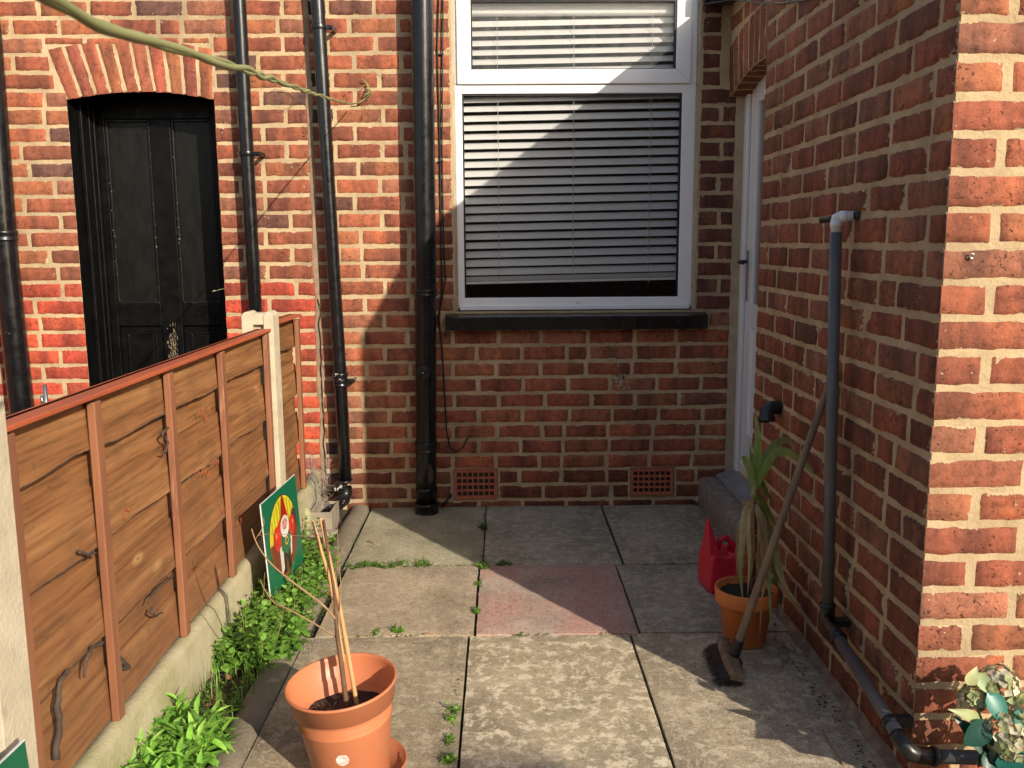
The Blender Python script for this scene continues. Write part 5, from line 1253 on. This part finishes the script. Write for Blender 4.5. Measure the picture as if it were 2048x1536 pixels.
# ------------------------------------------------------------------ drain corner
gl = thing('drain_hopper', (-.85, 4.25, 0), 'buff open topped drain gully block under the slanting pipe shoe', 'drain')
c0, c1_ = W(627, 1092, 4.28), W(672, 1092, 4.28)
mb = MB(); x0, x1 = c0.x, c1_.x; y0, y1 = 4.2, 4.40; z1 = .075; w = .012
mb.box(x0, x1, y0, y0 + w, -.03, z1 + .02); mb.box(x0, x1, y1 - w, y1, -.03, z1 + .02); mb.box(x0, x0 + w, y0 + w, y1 - w, -.03, z1 + .0198); mb.box(x1 - w, x1, y0 + w, y1 - w, -.03, z1 + .0198); mb.box(x0 + w, x1 - w, y0 + w, y1 - w, -.03, -.01)
mb.build('hopper', m_gully, gl, bevel=.003)
mb = MB(); mb.box(x0 - .04, x1 + .03, y0 - .05, y0 - .001, -.03, .012); mb.build('surround', m_gully, gl, bevel=.004)
mb = MB(); vs = []; n_ = 14
bc = W(610, 1040, 4.2)
for i in range(9):
    for j in range(n_):
        a = 2 * math.pi * j / n_; p_ = math.pi * i / 8; q = Vector((.035 * math.sin(p_) * math.cos(a), .035 * math.sin(p_) * math.sin(a), .065 * math.cos(p_))); q *= 1 + .18 * mn.noise(q * 40); vs.append(Vector((bc.x, 4.2, .062)) + q)
mb.add(vs, [(i * n_ + j, i * n_ + (j + 1) % n_, (i + 1) * n_ + (j + 1) % n_, (i + 1) * n_ + j) for i in range(8) for j in range(n_)], 0, True)
tag(mb.build('mossy_stone', m_moss), 'upright mossy yellow stone between the gnome sign and the drain', 'stone')
# crumpled chicken wire
mb = MB(); wc = W(636, 1000, 4.34)
def wirept(u, v): # bent sheet
    return Vector((wc.x - .045 + .11 * u + .016 * math.sin(v * 5 + u * 3) + .02 * mn.noise(Vector((u * 3, v * 3, 1))), 4.34 - .05 + .10 * abs(math.sin(u * 2.5 + v)) + .03 * mn.noise(Vector((u * 4, v * 4, 9))), .06 + .27 * v + .02 * mn.noise(Vector((u * 4, v * 4, 5)))))
nU, nV_ = 12, 22
for i in range(nU):
    for j in range(nV_):
        a = ((i + (.5 if j % 2 else 0)) / nU, j / nV_)
        for b__ in (((i + (.5 if j % 2 else 0) - .5) / nU, (j + 1) / nV_), ((i + (.5 if j % 2 else 0) + .5) / nU, (j + 1) / nV_)):
            mb.tube([wirept(*a), wirept(*b__)], .0010, 3, cap=False)
for i in range(60):
    u, v = U(0, 1), U(.0, .9); p = wirept(u, v); mb.tube([p, p + Vector((U(-.04, .04), U(-.05, .03), U(-.03, .06))), p + Vector((U(-.05, .05), U(-.05, .03), U(-.02, .09)))], .0006, 3, cap=False)
tag(mb.build('chicken_wire', m_wire), 'crumpled roll of grey chicken wire standing in the corner by the drain', 'wire mesh')
mb = MB(); p = at(92, 800, y=3.0); p = W(92, 800, 4.0)
mb.tube([p + Vector((0, 0, -.25)), p + Vector((0, 0, .07))], .009, 12); mb.tube([p + Vector((-.018, 0, -.03)), p + Vector((-.018, 0, .02))], .007, 10); mb.tube([p + Vector((-.02, 0, -.03)), p + Vector((.0, 0, -.03))], .005, 8)
tag(mb.build('metal_rod', m_steel), 'small steel rod end standing up behind the fence at the left', 'rod')
# rusty wire hooks in the brickwork
mb = MB(); mb.tube([W(x, y, D - .012) for x, y in ((552, 178), (540, 184), (548, 180), (575, 182), (588, 192), (590, 205), (578, 215), (560, 222), (548, 220))], .0011, 5)
tag(mb.build('rusty_wire', m_rust), 'bent rusty wire hook on the brickwork between the two slim drainpipes', 'wire')

# ------------------------------------------------------------------ vine crossing the view
vn = thing('climbing_vine', tuple(W(735, 190, D - .02)), 'pale green twisted vine stretching from the upper left to the wall between the drainpipes', 'vine')
vp = [(20, -40), (90, -6), (150, 26), (200, 50), (260, 70), (330, 93), (400, 112), (440, 124), (480, 136), (520, 150), (560, 164), (600, 178), (640, 191), (680, 203), (705, 208)]
def vd(x): return 1 / (1 / .60 + (1 / 4.55 - 1 / .60) * (x - 20) / (705 - 20))
P = [at(x, y, y=vd(x)) for x, y in vp]
PP = []
for i in range(len(P) - 1):
    p0, p1_, p2_, p3_ = P[max(i - 1, 0)], P[i], P[i + 1], P[min(i + 2, len(P) - 1)]; n_ = max(4, int((p2_ - p1_).length / .012))
    for j in range(n_):
        t = j / n_; PP.append(.5 * ((2 * p1_) + (p2_ - p0) * t + (2 * p0 - 5 * p1_ + 4 * p2_ - p3_) * t * t + (3 * p1_ - p0 - 3 * p2_ + p3_) * t ** 3))
PP.append(P[-1])
dist = [0]
for a_, b_ in zip(PP, PP[1:]): dist.append(dist[-1] + (b_ - a_).length)
for s in (0, 1):
    pts = []; rr = []
    for q, d_ in zip(PP, dist):
        f = .86 * max(.15, 1 - d_ / dist[-1] * .55); tw = min(1, max(0, (d_ - .25) / .5))
        ph = d_ * 17 + s * math.pi + 3 * mn.noise(Vector((d_ * 1.7, 0, 0))); o = .0046 * f * (.35 + .65 * tw) * (1 + .5 * mn.noise(Vector((d_ * 4, 3, 0))))
        pts.append(q + Vector((0, math.cos(ph) * o, math.sin(ph) * o))); rr.append((.0062 if s == 0 else .0040) * f * (1 + .25 * mn.noise(Vector((d_ * 12, s, 0)))))
    mb = MB(); mb.tube(pts, rr, 9); mb.build('strand', m_vine, vn)
for q, r_, mt in (([(705, 208), (722, 204), (733, 195), (738, 180), (733, 165), (724, 158)], .003, m_vine), ([(733, 190), (742, 176), (735, 168), (726, 172), (722, 180)], .0014, m_vine), ([(724, 190), (735, 200), (742, 190), (750, 180)], .0012, m_vine), ([(735, 180), (742, 188), (736, 198), (728, 190), (732, 178), (741, 181)], .0022, m_ivy),
                 ([(722, 172), (718, 168), (719, 178), (724, 190), (732, 192)], .0012, m_rust), ([(728, 200), (729, 220), (724, 240), (722, 232)], .0012, m_rust), ([(725, 158), (737, 143), (752, 138), (770, 147)], .0009, m_vine)):
    mb = MB(); W_ = [W(x, y, D - .015 - .01 * (i % 2)) for i, (x, y) in enumerate(q)]; mb.tube(W_, r_, 6); mb.build('tendril', mt, vn)
mb = MB(); c_ = W(735, 187, D - .02)
for i in range(14):
    a = U(0, 6.28); mb.leaf(c_ + Vector((U(-.01, .01), -.005, U(-.01, .01))), (math.cos(a), -.4, math.sin(a)), (0, -1, .2), U(.008, .018), .005, U(-.5, 1), 0, 3, (.26, .28, .07, 1))
mb.build('bud', m_leaf, vn)
# dry leaf tip by the neighbour's door
mb = MB(); c_ = W(450, 576, D - .006)
mb.tube([W(450, 577, D - .004), W(440, 579, D - .03), W(428, 583, D - .035)], .0016, 5, col=(.30, .32, .15, 1)); mb.leaf(W(432, 581, D - .032), (-1, 0, -.15), (0, -1, .5), .022, .008, .2, 0, 4, (.45, .48, .25, 1))
tag(mb.build('sprout', m_leaf), 'tiny pale sprout growing from the edge of the neighbouring doorway', 'sprout')

# ------------------------------------------------------------------ artificial hydrangea, bottom right
hy_ = thing('hydrangea', (1.19, 1.88, 0), 'cream artificial hydrangea with teal green leaves at the bottom right corner', 'flowers')
def H(px, py, y): return at(px, py, y=y)
heads = [(1996, 1368, 1.985, .046), (1946, 1398, 1.98, .032), (2020, 1475, 1.92, .058), (2052, 1420, 1.96, .04)]
root = Vector((1.20, 1.93, 0))
for (px, py, y, r) in heads:
    c = H(px, py, y); mb = MB()
    for i in range(int(36000 * r * r) + 20):
        v = Vector((random.gauss(0, 1), random.gauss(0, 1), random.gauss(0, 1))).normalized()
        if v.z < -.55: continue
        p = c + v * r * U(.78, 1.05); a0 = U(0, 6.28); t1 = v.orthogonal().normalized(); t2 = v.cross(t1); k = random.choice((1., .9, .8))
        col = random.choice(((.66, .62, .42), (.58, .56, .32), (.70, .67, .50), (.42, .46, .20)))
        for q in range(4):
            a = a0 + q * 1.5708; d = t1 * math.cos(a) + t2 * math.sin(a); mb.leaf(p, d + v * .25, v, .012, .013, U(-.2, .4), 0, 4, (*[x * k for x in col], 1), .1, .75)
    mb.build('flower_head', m_petal, hy_)
    mb = MB(); mb.tube([root + Vector((U(-.02, .02), 0, 0)), root.lerp(c, .5) + Vector((U(-.02, .02), 0, 0)), c], .0028, 7, col=(.18, .24, .08, 1)); mb.build('stem', m_hleaf, hy_)
TL, DG, LG_ = (.03, .19, .15), (.010, .06, .042), (.42, .44, .22)
for (a, b_, w, y, c, cu) in (((1975, 1385), (2010, 1440), .05, 1.95, TL, .3), ((1985, 1450), (1895, 1490), .055, 1.94, DG, -.9), ((1935, 1370), (1950, 1345), .03, 1.96, LG_, .3), ((1950, 1345), (1985, 1385), .035, 1.97, (.30, .38, .2), .2),
                       ((1990, 1510), (1930, 1450), .05, 1.92, DG, .3), ((1980, 1530), (2020, 1500), .06, 1.90, DG, .4), ((2000, 1545), (2048, 1515), .06, 1.89, TL, .4), ((2030, 1450), (2060, 1430), .05, 1.93, TL, .2), ((1960, 1440), (1925, 1425), .03, 1.95, (.34, .38, .18), .5),
                       ((1975, 1545), (1985, 1500), .045, 1.89, DG, .1), ((2005, 1395), (2045, 1388), .04, 1.96, (.25, .34, .17), .4), ((2020, 1540), (1995, 1560), .06, 1.88, TL, .3), ((1990, 1490), (1965, 1530), .04, 1.93, DG, .4)):
    p, q = H(*a, y), H(*b_, y + U(-.03, .03)); mb = MB(); mb.leaf(p, q - p, (U(-.3, .1), -1, .55), (q - p).length * 1.1 + .012, w, cu, 0, 7, (*c, 1), .35, .62); mb.build('leaf', m_hleaf, hy_)
for i in range(14):
    p = root + Vector((U(-.05, .12), U(-.05, .05), U(.12, .26))); a = U(0, 6.28); mb = MB(); mb.leaf(p, (math.cos(a), math.sin(a) * .6 - .2, U(0, .7)), (0, -.4, 1), U(.05, .08), U(.03, .045), U(.2, .9), 0, 6, (*random.choice((DG, DG, TL)), 1), .3, .6); mb.build('leaf', m_hleaf, hy_)
mb = MB(); mb.lathe([(0, 0), (.06, 0), (.08, .14), (.085, .14), (.085, .15), (.075, .15), (.07, .13), (0, .13)], Vector((1.19, 1.86, 0)), 40)
tag(mb.build('flower_vase', m_bfit), 'dark planter under the cream hydrangea', 'planter')

# ------------------------------------------------------------------ unseen yard wall, added and raised behind the viewpoint to darken glass reflections
yw = MB(); yw.box(-4.2, 5.6, -5.2, -5.0, -.1, 3.75); m_bw = simple('plain_brick', (.30, .11, .065), (.20, .08, .05), 9, .85, .5, .004, 60)
yo = yw.build('yard_wall', m_bw); tag(yo, 'unseen brick wall added behind the viewpoint to darken reflections in the window', 'wall')
yw = MB(); yw.box(-4.3, -4.2, -5, 4.6, -.1, 1.8); tag(yw.build('yard_wall', m_bw), 'brick boundary wall on the far side of the neighbouring yard', 'wall')

mb = MB(); mb.box(4.80, 5.07, -5.25, -4.8, -.1, 3.82); tag(mb.build('shadow_pier', m_bw), 'unseen brick pier added behind the viewpoint to cast a soft shadow on the slabs', 'pier')  # out of view, added only to throw a shadow on the nearest slabs
# ------------------------------------------------------------------ camera, light, world
cam = bpy.data.cameras.new('camera'); co = bpy.data.objects.new('camera', cam); C.objects.link(co)
xa, ya, za = Vector(R[:, 0]), Vector(-R[:, 1]), Vector(-R[:, 2])
Mx = Matrix.Identity(4)
for i in range(3): Mx[i][0], Mx[i][1], Mx[i][2], Mx[i][3] = xa[i], ya[i], za[i], CAM[i]
co.matrix_world = Mx
cam.sensor_width = 36; cam.lens = F_ / 2048 * 36; cam.clip_start = .02; cam.clip_end = 200
cam.dof.use_dof = True; cam.dof.focus_distance = 3.6; cam.dof.aperture_fstop = 13
sc = bpy.context.scene; sc.camera = co
TS = Vector((.70, -1., .54)).normalized()
el = math.asin(TS.z)
sun = bpy.data.lights.new('sun', 'SUN'); sun.energy = 4.5; sun.angle = math.radians(.5); sun.color = (1, .89, .73)
so = bpy.data.objects.new('sun', sun); C.objects.link(so); so.rotation_euler = TS.to_track_quat('Z', 'Y').to_euler(); so.location = (3, -4, 5)
w = bpy.data.worlds.new('World'); sc.world = w; w.use_nodes = True; nt = w.node_tree
sky = nt.nodes.new('ShaderNodeTexSky'); sky.sky_type = 'NISHITA'; sky.sun_disc = False; sky.sun_elevation = el; sky.sun_rotation = math.atan2(TS.x, TS.y)
sky.dust_density = 1.5
bg = nt.nodes['Background']; nt.links.new(mix(nt, 1., sky.outputs[0], (1., .95, .88), 'MULTIPLY'), bg.inputs[0]); bg.inputs[1].default_value = .15
sc.view_settings.view_transform = 'Standard'; sc.view_settings.look = 'None'; sc.view_settings.exposure = 0.40; sc.view_settings.gamma = 1; sc.view_settings.use_curve_mapping = False
